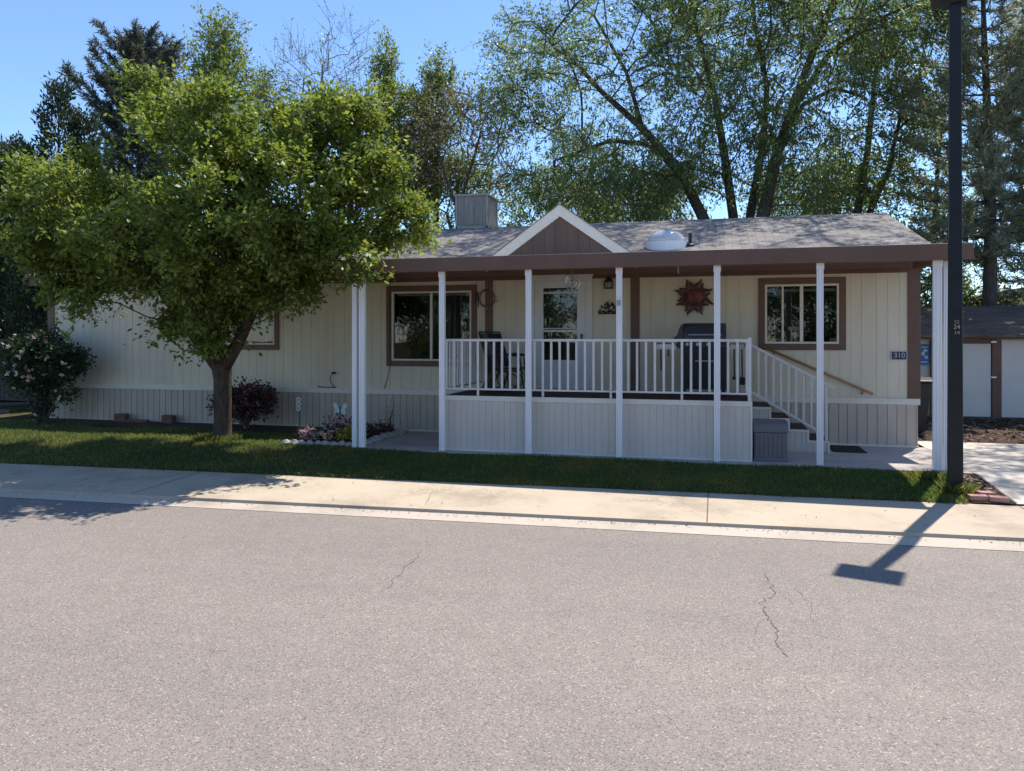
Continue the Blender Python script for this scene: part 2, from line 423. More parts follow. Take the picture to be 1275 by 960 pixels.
def skeleton(rng, trunks, clumps, base_r, curve=0.3, zpen=1.2, rmin=0.011):
    pos = []; par = []; paths = []
    for tr in trunks:
        ids = []
        pts = [np.array(q[:3], float) for q in tr]
        first = True
        for a, b in zip(pts[:-1], pts[1:]):
            m = max(2, int(np.linalg.norm(b - a) / 0.35))
            for i in range(0 if first else 1, m + 1):
                ids.append(len(pos)); par.append(ids[-2] if len(ids) > 1 else -1); pos.append(a + (b - a) * i / m)
            first = False
        paths.append((ids, tr))
    ntrunk = len(pos)
    zbase = min(t[0][2] for t in trunks); zmin = min(np.percentile(clumps[:, 2], 3), clumps[:, 2].mean()) - 0.9
    order = np.argsort(np.min(np.linalg.norm(clumps[:, None, :] - np.array(pos)[None], axis=2), axis=1))
    P = np.array(pos); cpaths = []; tips = []
    allow = P[:, 2] > zmin
    for ci in order:
        c = clumps[ci]; df = c - P; d = np.linalg.norm(df, axis=1)
        cost = d * (1 + zpen * np.clip(0.25 - df[:, 2] / np.maximum(d, 1e-3), 0, 2)) + np.where(allow, 0, 50)
        j = int(np.argmin(cost)); a = P[j]; dist = d[j]
        pd = P[j] - P[par[j]] if par[j] >= 0 else np.array([0, 0, 1.0]); pd = pd / max(np.linalg.norm(pd), 1e-6)
        midp = (a + c) / 2 + (pd * 0.5 + np.array([0, 0, 0.35])) * dist * curve + rng.normal(size=3) * dist * 0.05
        m = max(2, int(dist / 0.4)); ids = [j]; new = []
        for i in range(1, m + 1):
            t = i / m
            q = (1 - t) ** 2 * a + 2 * t * (1 - t) * midp + t * t * c + (rng.normal(size=3) * 0.03 if i < m else 0)
            par.append(ids[-1]); ids.append(len(par) - 1); new.append(q)
        P = np.vstack([P, new]); allow = np.append(allow, [True] * len(new)); cpaths.append(ids); tips.append(ids[-1])
    cnt = np.zeros(len(P))
    for t in tips: cnt[t] += 1
    for i in range(len(P) - 1, -1, -1):
        if par[i] >= 0 and i >= ntrunk: cnt[par[i]] += cnt[i]
    for ids, tr in paths:
        for i in reversed(ids[1:]): cnt[par[i]] += cnt[i]
    tot = max(cnt.max(), 1)
    R = np.maximum(base_r * (cnt / tot) ** 0.5, rmin)
    return P, R, paths, cpaths

def tree(name, label, base, trunks, env, leafmat, barkmat, seed, base_r, spacing=0.6, twigs=12, twig_len=0.7, per=12, ll=0.08, lw=0.04,
         droop=0.15, upb=0.5, group=None, mask=None, curve=0.3, cat='tree', outw=0.5, twigw=0.006, zs=1.0, shoot=0.0, nscale=1.0, carve=None, jit=0.55, dj=0.7):
    rng = np.random.default_rng(seed)
    env = [(*e[:6], max(2, int(e[6] * nscale)), e[7]) for e in env]
    cl = crown_points(rng, env, spacing)
    if carve:
        nz = np.array([mnoise.noise(Vector(p) * carve[0] + Vector((seed, 0, 0))) for p in cl])
        cl = cl[nz > np.quantile(nz, carve[1])]
    if mask is not None: cl = cl[~mask(cl)]
    root = thing(name, label, cat, base, group)
    P, R, paths, cpaths = skeleton(rng, trunks, cl, base_r, curve, rmin=0.011 if ll < 0.11 else 0.019)
    mb = MB()
    for ids, tr in paths:
        r = []
        tr_z = [np.array(q[:3]) for q in tr]
        L = np.cumsum([0] + [np.linalg.norm(b - a) for a, b in zip(tr_z[:-1], tr_z[1:])])
        for k, i in enumerate(ids):
            r.append(float(np.interp(k / (len(ids) - 1) * L[-1], L, [q[3] for q in tr])))
        mb.tube([P[i] for i in ids], r, 10)
    for ids in cpaths:
        rr = [R[i] for i in ids]; rr[0] = min(rr[0], rr[1] * 1.25)
        mb.tube([P[i] for i in ids], rr, 6, cap=False)
    centre = cl.mean(0)
    n = len(cl) * twigs
    st = np.repeat(cl, twigs, 0) + rng.normal(size=(n, 3)) * spacing * 0.22
    out = unit(st - centre)
    d = unit(out * outw + rng.normal(size=(n, 3)) * np.array([0.75, 0.75, 0.75 * zs]) + np.array([0, 0, 0.22]))
    L = twig_len * rng.uniform(0.45, 1.15, (n, 1))
    L = L * np.where(rng.uniform(size=(n, 1)) < shoot, 1.9, 1.0)
    end = st + d * L - np.array([0, 0, 1]) * droop * L
    ok = np.ones(n, bool) if mask is None else ~(mask(end) | mask(st))
    st, d, L, end = st[ok], d[ok], L[ok], end[ok]; n = len(st)
    # woody twigs: thin flat blades
    side = unit(np.cross(d, rng.normal(size=(n, 3)))) * twigw
    tw = np.stack([st - side, st + side, end + side * 0.3, end - side * 0.3], 1)
    trunk = mb.build('trunk', barkmat, root, smooth=True)
    t = rng.uniform(0.05, 1.0, (n, per, 1)) ** 0.8
    pos = st[:, None] + (end - st)[:, None] * t + rng.normal(size=(n, per, 3)) * ll * jit
    ld = unit((end - st)[:, None] / L[:, None] * 0.7 + rng.normal(size=(n, per, 3)) * dj - np.array([0, 0, droop]))
    pos = pos.reshape(-1, 3); ld = ld.reshape(-1, 3)
    if mask is not None: k = ~mask(pos); pos, ld = pos[k], ld[k]
    v = leaf_quads(rng, pos, ld, ll, lw, upb)
    np_mesh('crown', v, 4, leafmat, root)
    np_mesh('twigs', tw, 4, barkmat, root)
    return root

def bare_tree(name, label, base, trunks, env, barkmat, seed, base_r, spacing, cat='tree', leafmat=None, nleaf=0, ll=0.1, lw=0.05):
    return tree(name, label, base, trunks, env, leafmat or M['leaf_brown'], barkmat, seed, base_r, spacing, twigs=7, twig_len=1.0, per=max(1, nleaf),
                ll=ll, lw=lw, outw=0.35, twigw=0.010, droop=-0.25, curve=0.15, cat=cat)

def pine(name, label, base, h, r, z0, mat, seed, group=None, lean=(0, 0), tufts=95, tr=0.2, open_=0.0, needle=0.17, flat=0.5, barkm=None, rnd=False):
    rng = np.random.default_rng(seed)
    root = thing(name, label, 'pine tree', base, group)
    bx, by, bz = base
    tp = [(bx + lean[0] * t + 0.10 * math.sin(5 * t), by + lean[1] * t, bz + h * t) for t in np.linspace(0, 1, 12)]
    mb = MB(); mb.tube(tp, [tr * (1 - 0.93 * t) for t in np.linspace(0, 1, 12)], 10)
    quads = []
    z = z0
    while z < h * 0.985:
        f = (z - z0) / (h - z0)
        rad = r * min(1.0, (1 - f) ** 0.62 * 1.05 + 0.06) * (0.7 + 0.3 * min(1, f * 4 + 0.5))
        if rnd: rad = r * math.sin(PI * min(0.97, f * 0.80 + 0.17)) ** 0.7 * (0.85 + 0.25 * math.sin(z * 2.7))
        nb = rng.integers(4, 7)
        a0 = rng.uniform(0, 6.28)
        for k in range(nb):
            if rng.uniform() < open_: continue
            a = a0 + k * 6.28 / nb + rng.normal() * 0.25; L = rad * rng.uniform(0.6, 1.12)
            ox, oy = bx + lean[0] * z / h, by + lean[1] * z / h
            rise = (0.45 + 0.5 * f) if rnd else 0.15 + 0.5 * f; pts = []
            for t in np.linspace(0, 1, 6):
                pts.append((ox + math.cos(a) * L * t, oy + math.sin(a) * L * t, bz + z + L * (rise * t ** 1.6 - 0.12 * t * (1 - f))))
            mb.tube(pts, [max(0.008, 0.028 * L / 2.5 * (1 - 0.8 * t)) * 1.3 for t in np.linspace(0, 1, 6)], 5, cap=False)
            nt_ = max(3, int(tufts * L / r * 0.16)); P = np.array(pts)
            for _ in range(nt_):
                t = rng.uniform(0.22, 1.0); i = min(4, int(t * 5)); q = P[i] + (P[i + 1] - P[i]) * (t * 5 - i)
                sd = np.array([-math.sin(a), math.cos(a), 0]) * rng.normal() * L * 0.20 * (1.15 - t) + np.array([0, 0, rng.normal() * 0.08 * flat])
                c = q + sd; ax = unit(np.array([math.cos(a), math.sin(a), 0.5 + rng.uniform(0, 0.6)]) + rng.normal(size=3) * 0.4)
                m = 26; s = c + ax * rng.uniform(-0.10, 0.28, (m, 1)); dd = unit(ax * 0.75 + rng.normal(size=(m, 3)) * 0.6)
                quads.append(leaf_quads(rng, s, dd, needle, needle * 0.16, 0.1))
        z += rng.uniform(0.26, 0.44) * h / 11
    mb.build('trunk', barkm or M['barkdark'], root, smooth=True)
    np_mesh('needles', np.concatenate(quads), 4, mat, root)
    return root

def columnar(name, label, base, h, r, mat, seed, n=26000, tips=1, cat='tree', sz=0.12, group=None, power=0.55):
    """dense upright evergreen made of upswept sprays round a stem"""
    rng = np.random.default_rng(seed)
    root = thing(name, label, cat, base, group)
    b = np.array(base)
    mb = MB(); quads = []
    for k in range(tips):
        off = np.array([0, 0, 0.0]) if k == 0 else np.array([rng.uniform(-0.6, 0.6) * r, rng.uniform(-0.6, 0.6) * r, 0])
        hh = h * (1 if k == 0 else rng.uniform(0.72, 0.95)); rk = r * (1 if k == 0 else 0.7)
        mb.tube([b + off * 0.3, b + off + np.array([0, 0, hh * 0.5]), b + off + np.array([0, 0, hh * 0.97])], [r * 0.12, r * 0.07, 0.01], 7)
        m = n // tips // 14
        z = rng.uniform(0.02, 1.0, m) ** 0.85
        lump = 0.72 + 0.28 * np.sin(z * hh * 2.3 + k) * np.sin(z * hh * 5.1)
        a = rng.uniform(0, 6.28, m); rr = rk * (1 - z) ** power * lump * rng.uniform(0.45, 1.05, m)
        c = b + off + np.stack([np.cos(a) * rr, np.sin(a) * rr, z * hh], 1)
        ax = unit(np.stack([np.cos(a) * 0.55, np.sin(a) * 0.55, np.ones(m) * 0.8], 1) + rng.normal(size=(m, 3)) * 0.28)
        s = c[:, None] + ax[:, None] * rng.uniform(-0.05, 0.32, (m, 14, 1)) + rng.normal(size=(m, 14, 3)) * 0.05
        dd = unit(ax[:, None] + rng.normal(size=(m, 14, 3)) * 0.4)
        quads.append(leaf_quads(rng, s.reshape(-1, 3), dd.reshape(-1, 3), sz, sz * 0.38, 0.1))
    mb.build('trunk', M['barkdark'], root, smooth=True)
    np_mesh('foliage', np.concatenate(quads), 4, mat, root)
    return root

def bush(name, label, base, blobs, mat, seed, n, ll, lw, cat='shrub', stems=7, flowers=None, group=None):
    """blobs: ellipsoids (dx,dy,dz,rx,ry,rz); flowers: list of (material, count, size)"""
    rng = np.random.default_rng(seed); root = thing(name, label, cat, base, group); b = np.array(base)
    mb = MB(); quads = []; vol = np.array([q[3] * q[4] * q[5] for q in blobs]); vol = vol / vol.sum()
    shell = []
    for q, w in zip(blobs, vol):
        m = max(6, int(n * w) // 8)
        d = unit(rng.normal(size=(m, 3))); rr = rng.uniform(0.35, 1.0, (m, 1)) ** 0.6 * rng.uniform(0.8, 1.12, (m, 1))
        c = b + np.array(q[:3]) + d * np.array(q[3:]) * rr
        s = c[:, None] + rng.normal(size=(m, 8, 3)) * ll * 0.9
        dd = unit(d[:, None] + rng.normal(size=(m, 8, 3)) * 0.8)
        s = s.reshape(-1, 3); dd = dd.reshape(-1, 3); k = s[:, 2] > b[2] + 0.02
        quads.append(leaf_quads(rng, s[k], dd[k], ll, lw, 0.4)); shell.append((b + np.array(q[:3]), np.array(q[3:]), w))
        for _ in range(max(1, int(stems * w + 0.5))):
            e = b + np.array(q[:3]) + rng.normal(size=3) * np.array(q[3:]) * 0.4
            st = b + np.array([rng.normal() * 0.05, rng.normal() * 0.05, 0]); mid = (st + e) / 2 + rng.normal(size=3) * 0.05
            mb.tube([st, mid, e], [0.014, 0.011, 0.005], 5)
    mb.build('stems', M['twig'], root)
    np_mesh('foliage', np.concatenate(quads), 4, mat, root)
    for (fm, cnt, size) in (flowers or []):
        fq = []
        for _ in range(cnt):
            i = rng.choice(len(shell), p=vol); c, r, w = shell[i]
            d = unit(rng.normal(size=3) + np.array([0, -0.9, 0.25])); p = c + d * r * 1.03
            m = 9; dirs = unit(rng.normal(size=(m, 3)) + d * 0.6)
            fq.append(leaf_quads(rng, np.repeat(p[None], m, 0), dirs, size, size * 0.8, 0.0))
        np_mesh('blossoms', np.concatenate(fq), 4, fm, root)
    return root

# ================================================================== SETTING: ground, road, lawn
def edge_lawn(u): return 9.96 + 0.042 * u
def edge_lip(u): return 8.56 + 0.048 * u
def edge_asph(u): return 8.33 + 0.042 * u
US = [-200, -60, -30, -20, -14, -10, -6, -3, 0, 3, 6, 10, 20, 40, 90, 200]

def strip(f0, z0, f1, z1, us=US, seg=1):
    mb = MB()
    us2 = []
    for a, b in zip(us[:-1], us[1:]):
        us2 += [a + (b - a) * i / seg for i in range(seg)]
    us2.append(us[-1])
    for a, b in zip(us2[:-1], us2[1:]):
        mb.quad((a, f0(a), z0), (b, f0(b), z0), (b, f1(b), z1), (a, f1(a), z1))
    return mb

def const(k): return lambda u: k
def weld(mb, name, mat):
    return struct(name, mb, mat)

g = MB()
prof = [(-300, -0.42), (7.4, -0.42), (8.2, -0.40), (9.4, -0.30), (11.3, -0.06), (30, -0.06), (120, 0.0), (600, 0.5)]
for (v0, z0), (v1, z1) in zip(prof[:-1], prof[1:]):
    g.quad((-500, v0, z0), (500, v0, z0), (500, v1, z1), (-500, v1, z1))
struct('ground', g, M['ground'])
weld(strip(const(-4.5), -0.27, edge_asph, -0.27), 'road', M['road'])
weld(strip(edge_asph, -0.266, edge_lip, -0.230), 'gutter', M['gutter'])
sw = strip(lambda u: edge_lip(u), -0.230, lambda u: edge_lip(u) + 0.012, -0.196)
sw2 = strip(lambda u: edge_lip(u) + 0.012, -0.196, edge_lawn, -0.145)
o = len(sw.v); sw.v += sw2.v; sw.f += [[i + o for i in f] for f in sw2.f]; sw.mi += sw2.mi
weld(sw, 'sidewalk', M['walk'])
# far side of the street (behind the photographer)
weld(strip(const(-6.2), -0.13, const(-4.5), -0.15), 'far_sidewalk', M['walk'])
# joints across the sidewalk
def joint(u0, v0, u1, v1):
    j = MB(); w = 0.012
    n = 6
    def zz(v, u):
        t = (v - edge_lip(u)) / (edge_lawn(u) - edge_lip(u)); return -0.196 + 0.051 * t + 0.004
    for i in range(n):
        a, b = i / n, (i + 1) / n
        ua, va, ub, vb = u0 + (u1 - u0) * a, v0 + (v1 - v0) * a, u0 + (u1 - u0) * b, v0 + (v1 - v0) * b
        j.quad((ua - w / 2, va, zz(va, ua)), (ua + w / 2, va, zz(va, ua)), (ub + w / 2, vb, zz(vb, ub)), (ub - w / 2, vb, zz(vb, ub)))
    struct('sidewalk_joint', j, M['jointgap'])
for u in (-0.09, -7.2, -10.8):
    joint(u, edge_lip(u) + 0.03, u, edge_lawn(u) - 0.01)
joint(3.42, edge_lip(3.42) + 0.03, 3.38, edge_lawn(3.4) - 0.01)
# wandering crack
rc = random.Random(3)
def crack(pts, z, wid, jit, name='road_crack'):
    P = [Vector((p[0], p[1], z)) for p in pts]; out = []
    for a, b in zip(P[:-1], P[1:]):
        for i in range(7): out.append(a.lerp(b, i / 7) + Vector((rc.gauss(0, jit), rc.gauss(0, jit), 0)))
    out.append(P[-1]); mb = MB()
    n = len(out)
    for i in range(n - 1):
        w0 = wid * (0.35 + 0.9 * rc.random()) * (0.4 if i == 0 or i == n - 2 else 1); w1 = wid * (0.35 + 0.9 * rc.random())
        mb.quad(out[i] + Vector((-w0, 0, 0)), out[i] + Vector((w0, 0, 0)), out[i + 1] + Vector((w1, 0, 0)), out[i + 1] + Vector((-w1, 0, 0)))
    struct(name, mb, M['crack'])
crack([gr(525, 687, -.27), gr(508, 704, -.27), gr(498, 716, -.27), gr(482, 733, -.27)], -0.266, 0.0027, 0.016)
crack([gr(952, 714, -.27), gr(966, 742, -.27), gr(947, 750, -.27), gr(957, 768, -.27), gr(969, 786, -.27), gr(966, 802, -.27), gr(981, 818, -.27)], -0.266, 0.0032, 0.016)
crack([gr(966, 742, -.27), gr(984, 748, -.27), gr(990, 756, -.27)], -0.266, 0.0016, 0.012)
crack([gr(957, 768, -.27), gr(944, 776, -.27), gr(940, 790, -.27)], -0.266, 0.0014, 0.012)
crack([gr(498, 716, -.27), gr(512, 722, -.27), gr(520, 730, -.27)], -0.266, 0.0014, 0.012)
crack([gr(985, 728, -.27), gr(1008, 752, -.27), gr(1013, 775, -.27)], -0.266, 0.0016, 0.014)
crack([gr(140, 782, -.27), gr(240, 790, -.27), gr(330, 797, -.27), gr(380, 805, -.27)], -0.266, 0.0018, 0.014)
crack([gr(546, 601, -.15), gr(538, 612, -.16), gr(531, 628, -.19)], -0.165, 0.0035, 0.012, 'sidewalk_crack')

# lawn
def lawn_z(u, v):
    e = edge_lawn(u)
    t = min(1, max(0, (v - e) / (11.45 - e))); return -0.14 + 0.13 * (t ** 0.8) + 0.012 * math.sin(1.7 * u + v) * t
lw = MB(); nu = 70
def lawn_right(v): return 2.95 + 0.10 * (11.4 - v) if v > 10.6 else 2.98
for i in range(nu):
    a, b = -26 + 29 * i / nu, -26 + 29 * (i + 1) / nu
    vmax = 11.42 if b > -5.7 else 13.80
    nv = 6
    for j in range(nv):
        def vv(u, t): return edge_lawn(u) + (vmax - edge_lawn(u)) * t
        q = [(a, vv(a, j / nv)), (b, vv(b, j / nv)), (b, vv(b, (j + 1) / nv)), (a, vv(a, (j + 1) / nv))]
        lw.quad(*[(u, v, lawn_z(u, v)) for u, v in q])
for i in range(6):   # the strip of turf left of the house, back to the fence
    lw.quad((-26, 13.8, -0.01), (-14.6, 13.8, -0.01), (-14.6, 20, -0.01), (-26, 20, -0.01)) if i == 0 else None
struct('lawn', lw, M['turf'])

rng = np.random.default_rng(5)
def blades(n, region, h, w):
    u = rng.uniform(region[0], region[1], n); t = rng.uniform(0, 1, n)
    e = 9.96 + 0.042 * u - 0.03 + rng.normal(0, 0.02, n) + 0.018 * np.sin(u * 5.3) * np.sin(u * 1.9); vm = np.where(u > -5.66, region[2], region[3]); v = e + (vm - e) * t
    keep = ~((u > -7.1) & (u < -5.6) & (v > 11.62)) & ~((u > -12.4) & (u < -7.0) & (v > 12.95)) & ~((u < -14.3) & (v > 13.2))
    keep &= ~((u > 2.62) & (v < 9.7))
    u, v = u[keep], v[keep]; n = len(u)
    tt = np.clip((v - (9.96 + 0.042 * u)) / (11.45 - (9.96 + 0.042 * u)), 0, 1); z = -0.14 + 0.13 * tt ** 0.8 + 0.012 * np.sin(1.7 * u + v) * tt - 0.005
    patch = 0.70 + 0.55 * np.sin(u * 2.1 + np.sin(v * 3)) * np.sin(v * 2.7 + u)
    H = h * rng.uniform(0.5, 1.25, n) * (0.8 + 0.3 * patch); a = rng.uniform(0, 6.28, n); ln = rng.uniform(0.1, 0.75, n)
    d = np.stack([np.cos(a), np.sin(a)], 1); s = np.stack([-d[:, 1], d[:, 0]], 1) * (w * rng.uniform(0.6, 1.3, (n, 1)))
    p0 = np.stack([u - s[:, 0], v - s[:, 1], z], 1); p1 = np.stack([u + s[:, 0], v + s[:, 1], z], 1)
    tip = np.stack([u + d[:, 0] * H * ln, v + d[:, 1] * H * ln, z + H], 1)
    m1 = np.stack([u + s[:, 0] * .7 + d[:, 0] * H * ln * .35, v + s[:, 1] * .7 + d[:, 1] * H * ln * .35, z + H * .6], 1)
    return np.stack([p0, p1, m1, tip], 1)
gv = np.concatenate([blades(170000, (-15.5, 2.85, 11.38, 13.6), 0.050, 0.0040), blades(6000, (-22, -15.5, 12, 14), 0.07, 0.006)])
# tall unmown tufts at the lamp post and the corner post
def tuft(cx, cyv, r, n, h, z):
    a = rng.uniform(0, 6.28, n); rr = r * np.sqrt(rng.uniform(0, 1, n)); u = cx + rr * np.cos(a); v = cyv + rr * np.sin(a)
    H = h * rng.uniform(0.5, 1.2, n); dd = rng.normal(size=(n, 2)) * 0.35
    s = rng.normal(size=(n, 2)); s = s / np.linalg.norm(s, axis=1, keepdims=True) * 0.005
    z = np.full(n, z)
    p0 = np.stack([u - s[:, 0], v - s[:, 1], z], 1); p1 = np.stack([u + s[:, 0], v + s[:, 1], z], 1)
    m1 = np.stack([u + dd[:, 0] * H * .4, v + dd[:, 1] * H * .4, z + H * .6], 1); tip = np.stack([u + dd[:, 0] * H, v + dd[:, 1] * H, z + H], 1)
    return np.stack([p0, p1, m1, tip], 1)
gv = np.concatenate([gv, tuft(2.84, 10.45, 0.17, 900, 0.15, -0.12), tuft(2.72, 11.0, 0.18, 900, 0.12, -0.05), tuft(2.5, 11.0, 0.22, 500, 0.08, -0.05),
                     tuft(-8.49, 11.85, 0.40, 1500, 0.11, -0.01)])
_nt = M['grassblade'].node_tree; _r = [n for n in _nt.nodes if n.type == 'VALTORGB'][0]
_n = noise(_nt, 0.9, 5, 0.7); _p = ramp(_nt, _n.outputs['Fac'], [(0.34, (0.70, 0.88, 0.80)), (0.50, (1.0, 1.0, 1.0)), (0.66, (1.75, 1.25, 1.1))])
_c = mixc(_nt, 1.0, _r.outputs[0], _p.outputs[0], 'MULTIPLY')
for _l in list(_nt.links):
    if _l.from_node == _r and _l.to_node.type in ('BSDF_PRINCIPLED', 'HUE_SAT'):
        _s = _l.to_socket; _nt.links.remove(_l); _nt.links.new(_c, _s)
go = np_mesh('grass', gv, 4, M['grassblade']); go['kind'] = 'stuff'

# patio slab, driveway, bed of mulch by the shed
struct('patio', MB().box(-5.62, 3.30, 11.40, 13.86, -0.10, 0.006), M['slab'], bevel=0.01)
dv = MB()
dv.quad((3.36, 10.1, -0.125), (12, 10.45, -0.125), (12, 11.4, 0.0), (3.34, 11.4, 0.0))
dv.quad((3.31, 11.4, 0.0), (12, 11.4, 0.0), (12, 14.75, 0.0), (3.31, 14.75, 0.0))
struct('driveway', dv, M['drive'])
struct('driveway_joint', MB().quad((3.295, 11.4, 0.006), (3.325, 11.4, 0.006), (3.375, 10.12, -0.118), (3.345, 10.12, -0.118)), M['jointgap'])
struct('mulch_bed', MB().quad((2.0, 14.75, 0.0), (14, 14.75, 0.0), (14, 19.2, 0.01), (2.0, 19.2, 0.01)), M['mulch'])
struct('planting_strip', MB().quad((-14.4, 13.0, 0.012), (-7.05, 13.0, 0.012), (-7.05, 13.85, 0.03), (-14.4, 13.85, 0.03)), M['soil'])
struct('gravel_corner', MB().quad((2.9, 10.08, -0.128), (3.36, 10.09, -0.128), (3.31, 11.4, -0.01), (3.0, 11.4, -0.01)), M['mulch'])
# a few salmon bricks at that corner
for i, (u, v, r) in enumerate([(2.99, 10.20, 0.1), (3.2, 10.17, -0.1), (3.12, 10.36, 0.35)]):
    zz = -0.10 + 0.09 * (v - 10.08)
    b = MB().box(-0.10, 0.10, -0.05, 0.05, -0.03, 0.03).build('brick', M['brick'], bevel=0.008)
    b.location = (u, v, zz); b.rotation_euler = (0.05, 0.03 * i, r)
    tag(b, ['salmon brick lying flat against the lamp post foot', 'salmon brick at the sidewalk corner beside the driveway', 'salmon brick lying askew behind the other corner bricks'][i], 'brick', 'loose bricks at the driveway corner')
lf = []
lr = np.random.default_rng(8)
pp = np.stack([lr.uniform(2.95, 3.3, 260), lr.uniform(10.3, 11.35, 260), np.zeros(260)], 1); pp[:, 2] = -0.115 + 0.085 * (pp[:, 1] - 10.1)
dd = unit(lr.normal(size=(260, 3)) * np.array([1, 1, 0.2]))
gu = lr.uniform(-14, 3, 420); pg = np.stack([gu, 8.56 + 0.048 * gu - np.abs(lr.normal(0, 0.05, 420)), np.full(420, -0.232)], 1)
pw = np.stack([lr.uniform(-14, 3, 160), lr.uniform(0, 1, 160), np.zeros(160)], 1); _t = pw[:, 1].copy()
pw[:, 1] = 8.62 + 0.048 * pw[:, 0] + _t * 1.3; pw[:, 2] = -0.190 + 0.047 * _t
gd = unit(lr.normal(size=(580, 3)) * np.array([1, 1, 0.25]))
gl0 = np_mesh('gutter_litter', leaf_quads(lr, np.concatenate([pg, pw]), gd, 0.028, 0.014, 1.5), 4, M['dryleaf']); gl0['kind'] = 'stuff'
dl = np_mesh('leaf_litter', leaf_quads(lr, pp, dd, 0.07, 0.035, 1.5), 4, M['dryleaf']); dl['kind'] = 'stuff'
pp = np.stack([lr.uniform(3.4, 8, 1500), lr.uniform(14.7, 18.9, 1500), np.full(1500, 0.02)], 1)
dd = unit(lr.normal(size=(1500, 3)) * np.array([1, 1, 0.3]))
dl = np_mesh('bark_chips', leaf_quads(lr, pp, dd, 0.11, 0.05, 1.5), 4, M['fencewood']); dl['kind'] = 'stuff'

# ================================================================== MOBILE HOME
W = 13.83
U0, U1 = -14.21, 3.20
house = thing('mobile_home', 'long cream single-storey mobile home with brown trim and grey shingle roof', 'house', (0, W, 0))
# openings: u0,u1,z0,z1
OP = {'left': (-6.06, -4.44, 1.35, 2.68), 'right': (0.81, 1.99, 1.69, 2.70), 'tree': (-10.26, -8.61, 1.65, 2.68), 'door': (-3.22, -2.27, 0.86, 2.83)}
def clad(mb, u0, u1, z0, z1, y, pitch, gap, depth, ops, rnd):
    u = u0; cnt = 0; gap0 = gap
    while u < u1 - 1e-4:
        e = min(u1, u + pitch * (1 + rnd * random.uniform(-1, 1))); cnt += 1
        gap = gap0 * (2.2 if cnt % 6 == 0 else 1.0); cuts = sorted({u, e - gap} | {c for o in ops for c in o[:2] if u < c < e - gap})
        for a, b in zip(cuts[:-1], cuts[1:]):
            m = (a + b) / 2; zs = [(z0, z1)]
            for o in ops:
                if o[0] <= m <= o[1]:
                    zs = [r for p in zs for r in ((p[0], min(p[1], o[2])), (max(p[0], o[3]), p[1])) if r[1] - r[0] > 0.005]
            for p in zs: mb.box(a, b, y, y + depth, p[0], p[1])
        u = e
sd = MB(); clad(sd, U0, U1, 0.78, 3.10, W, 0.2032, 0.005, 0.008, list(OP.values()), 0.22)
# sheathing behind the grooves (with the same openings), end and back walls
def sheet(mb, y, t, ops, u0, u1, z0, z1):
    us = sorted({u0, u1} | {c for o in ops for c in o[:2]})
    for a, b in zip(us[:-1], us[1:]):
        m = (a + b) / 2; zs = [(z0, z1)]
        for o in ops:
            if o[0] <= m <= o[1]: zs = [r for p in zs for r in ((p[0], min(p[1], o[2])), (max(p[0], o[3]), p[1])) if r[1] - r[0] > 0.005]
        for p in zs: mb.box(a, b, y, y + t, p[0], p[1])
sheet(sd, W + 0.007, 0.08, list(OP.values()), U0, U1, 0.78, 3.10)
sd.box(U1 - 0.08, U1, W + 0.092, 21.9, 0.78, 3.1); sd.box(U0, U0 + 0.08, W + 0.092, 21.9, 0.78, 3.1); sd.box(U0 + 0.08, U1 - 0.08, 21.82, 21.9, 0.78, 3.1)
sd.prism([(13.95, 3.1), (21.8, 3.1), (17.83, 4.28)], 'x', U1 - 0.06, U1 - 0.005); sd.prism([(13.95, 3.1), (21.8, 3.1), (17.83, 4.28)], 'x', U0 + 0.005, U0 + 0.06)
sd.build('siding', M['siding'], house)
sk = MB(); clad(sk, U0 + 0.02, U1 - 0.02, -0.03, 0.70, W - 0.03, 0.145, 0.014, 0.014, [], 0.08)
sk.box(U0 + 0.02, U1 - 0.02, W - 0.017, W + 0.02, -0.03, 0.70); sk.box(U1 - 0.05, U1 - 0.02, W + 0.021, 21.8, -0.03, 0.7); sk.box(U0 + 0.02, U0 + 0.05, W + 0.021, 21.8, -0.03, 0.7)
sk.build('skirting', M['skirt'], house)
MB().box(U0, U1 + 0.01, W - 0.045, W + 0.03, 0.70, 0.80).build('skirting_band', M['trimcream'], house, bevel=0.006)
MB().box(U0 + 0.02, U1 - 0.01, W - 0.042, W - 0.002, -0.03, 0.035).build('bottom_rail', M['trimcream'], house)
for a, b in ((U0 - 0.02, U0 + 0.15), (-4.17, -4.02), (-1.465, -1.31), (U1 - 0.17, U1 + 0.02)):
    MB().box(a, b, W - 0.022, W + 0.003, 0.802, 2.93).build('corner_trim' if a < -10 or a > 2 else 'wall_batten', M['brown'], house, bevel=0.004)
EV = 13.66
MB().box(U0 - 0.38, U1 + 0.27, EV, EV + 0.03, 2.93, 3.15).build('eave_fascia', M['brown'], house, bevel=0.004)
MB().box(U0 - 0.36, U1 + 0.25, EV + 0.031, W - 0.002, 2.95, 2.975).build('soffit', M['brown'], house)
MB().box(U0 + 0.15, U1 - 0.17, W - 0.018, W - 0.001, 2.86, 2.948).build('frieze_board', M['brown'], house)
RS = 0.30
def rz(v): return 3.16 + RS * (v - 13.6) if v < 17.83 else 3.16 + RS * (22.06 - v)
rf = MB()
rf.prism([(13.60, 3.16), (17.83, rz(17.83)), (22.06, 3.16), (22.06, 3.11), (17.83, rz(17.83) - 0.06), (13.60, 3.11)], 'x', U0 - 0.42, U1 + 0.30)
roof = rf.build('roof', M['shingle'], house)
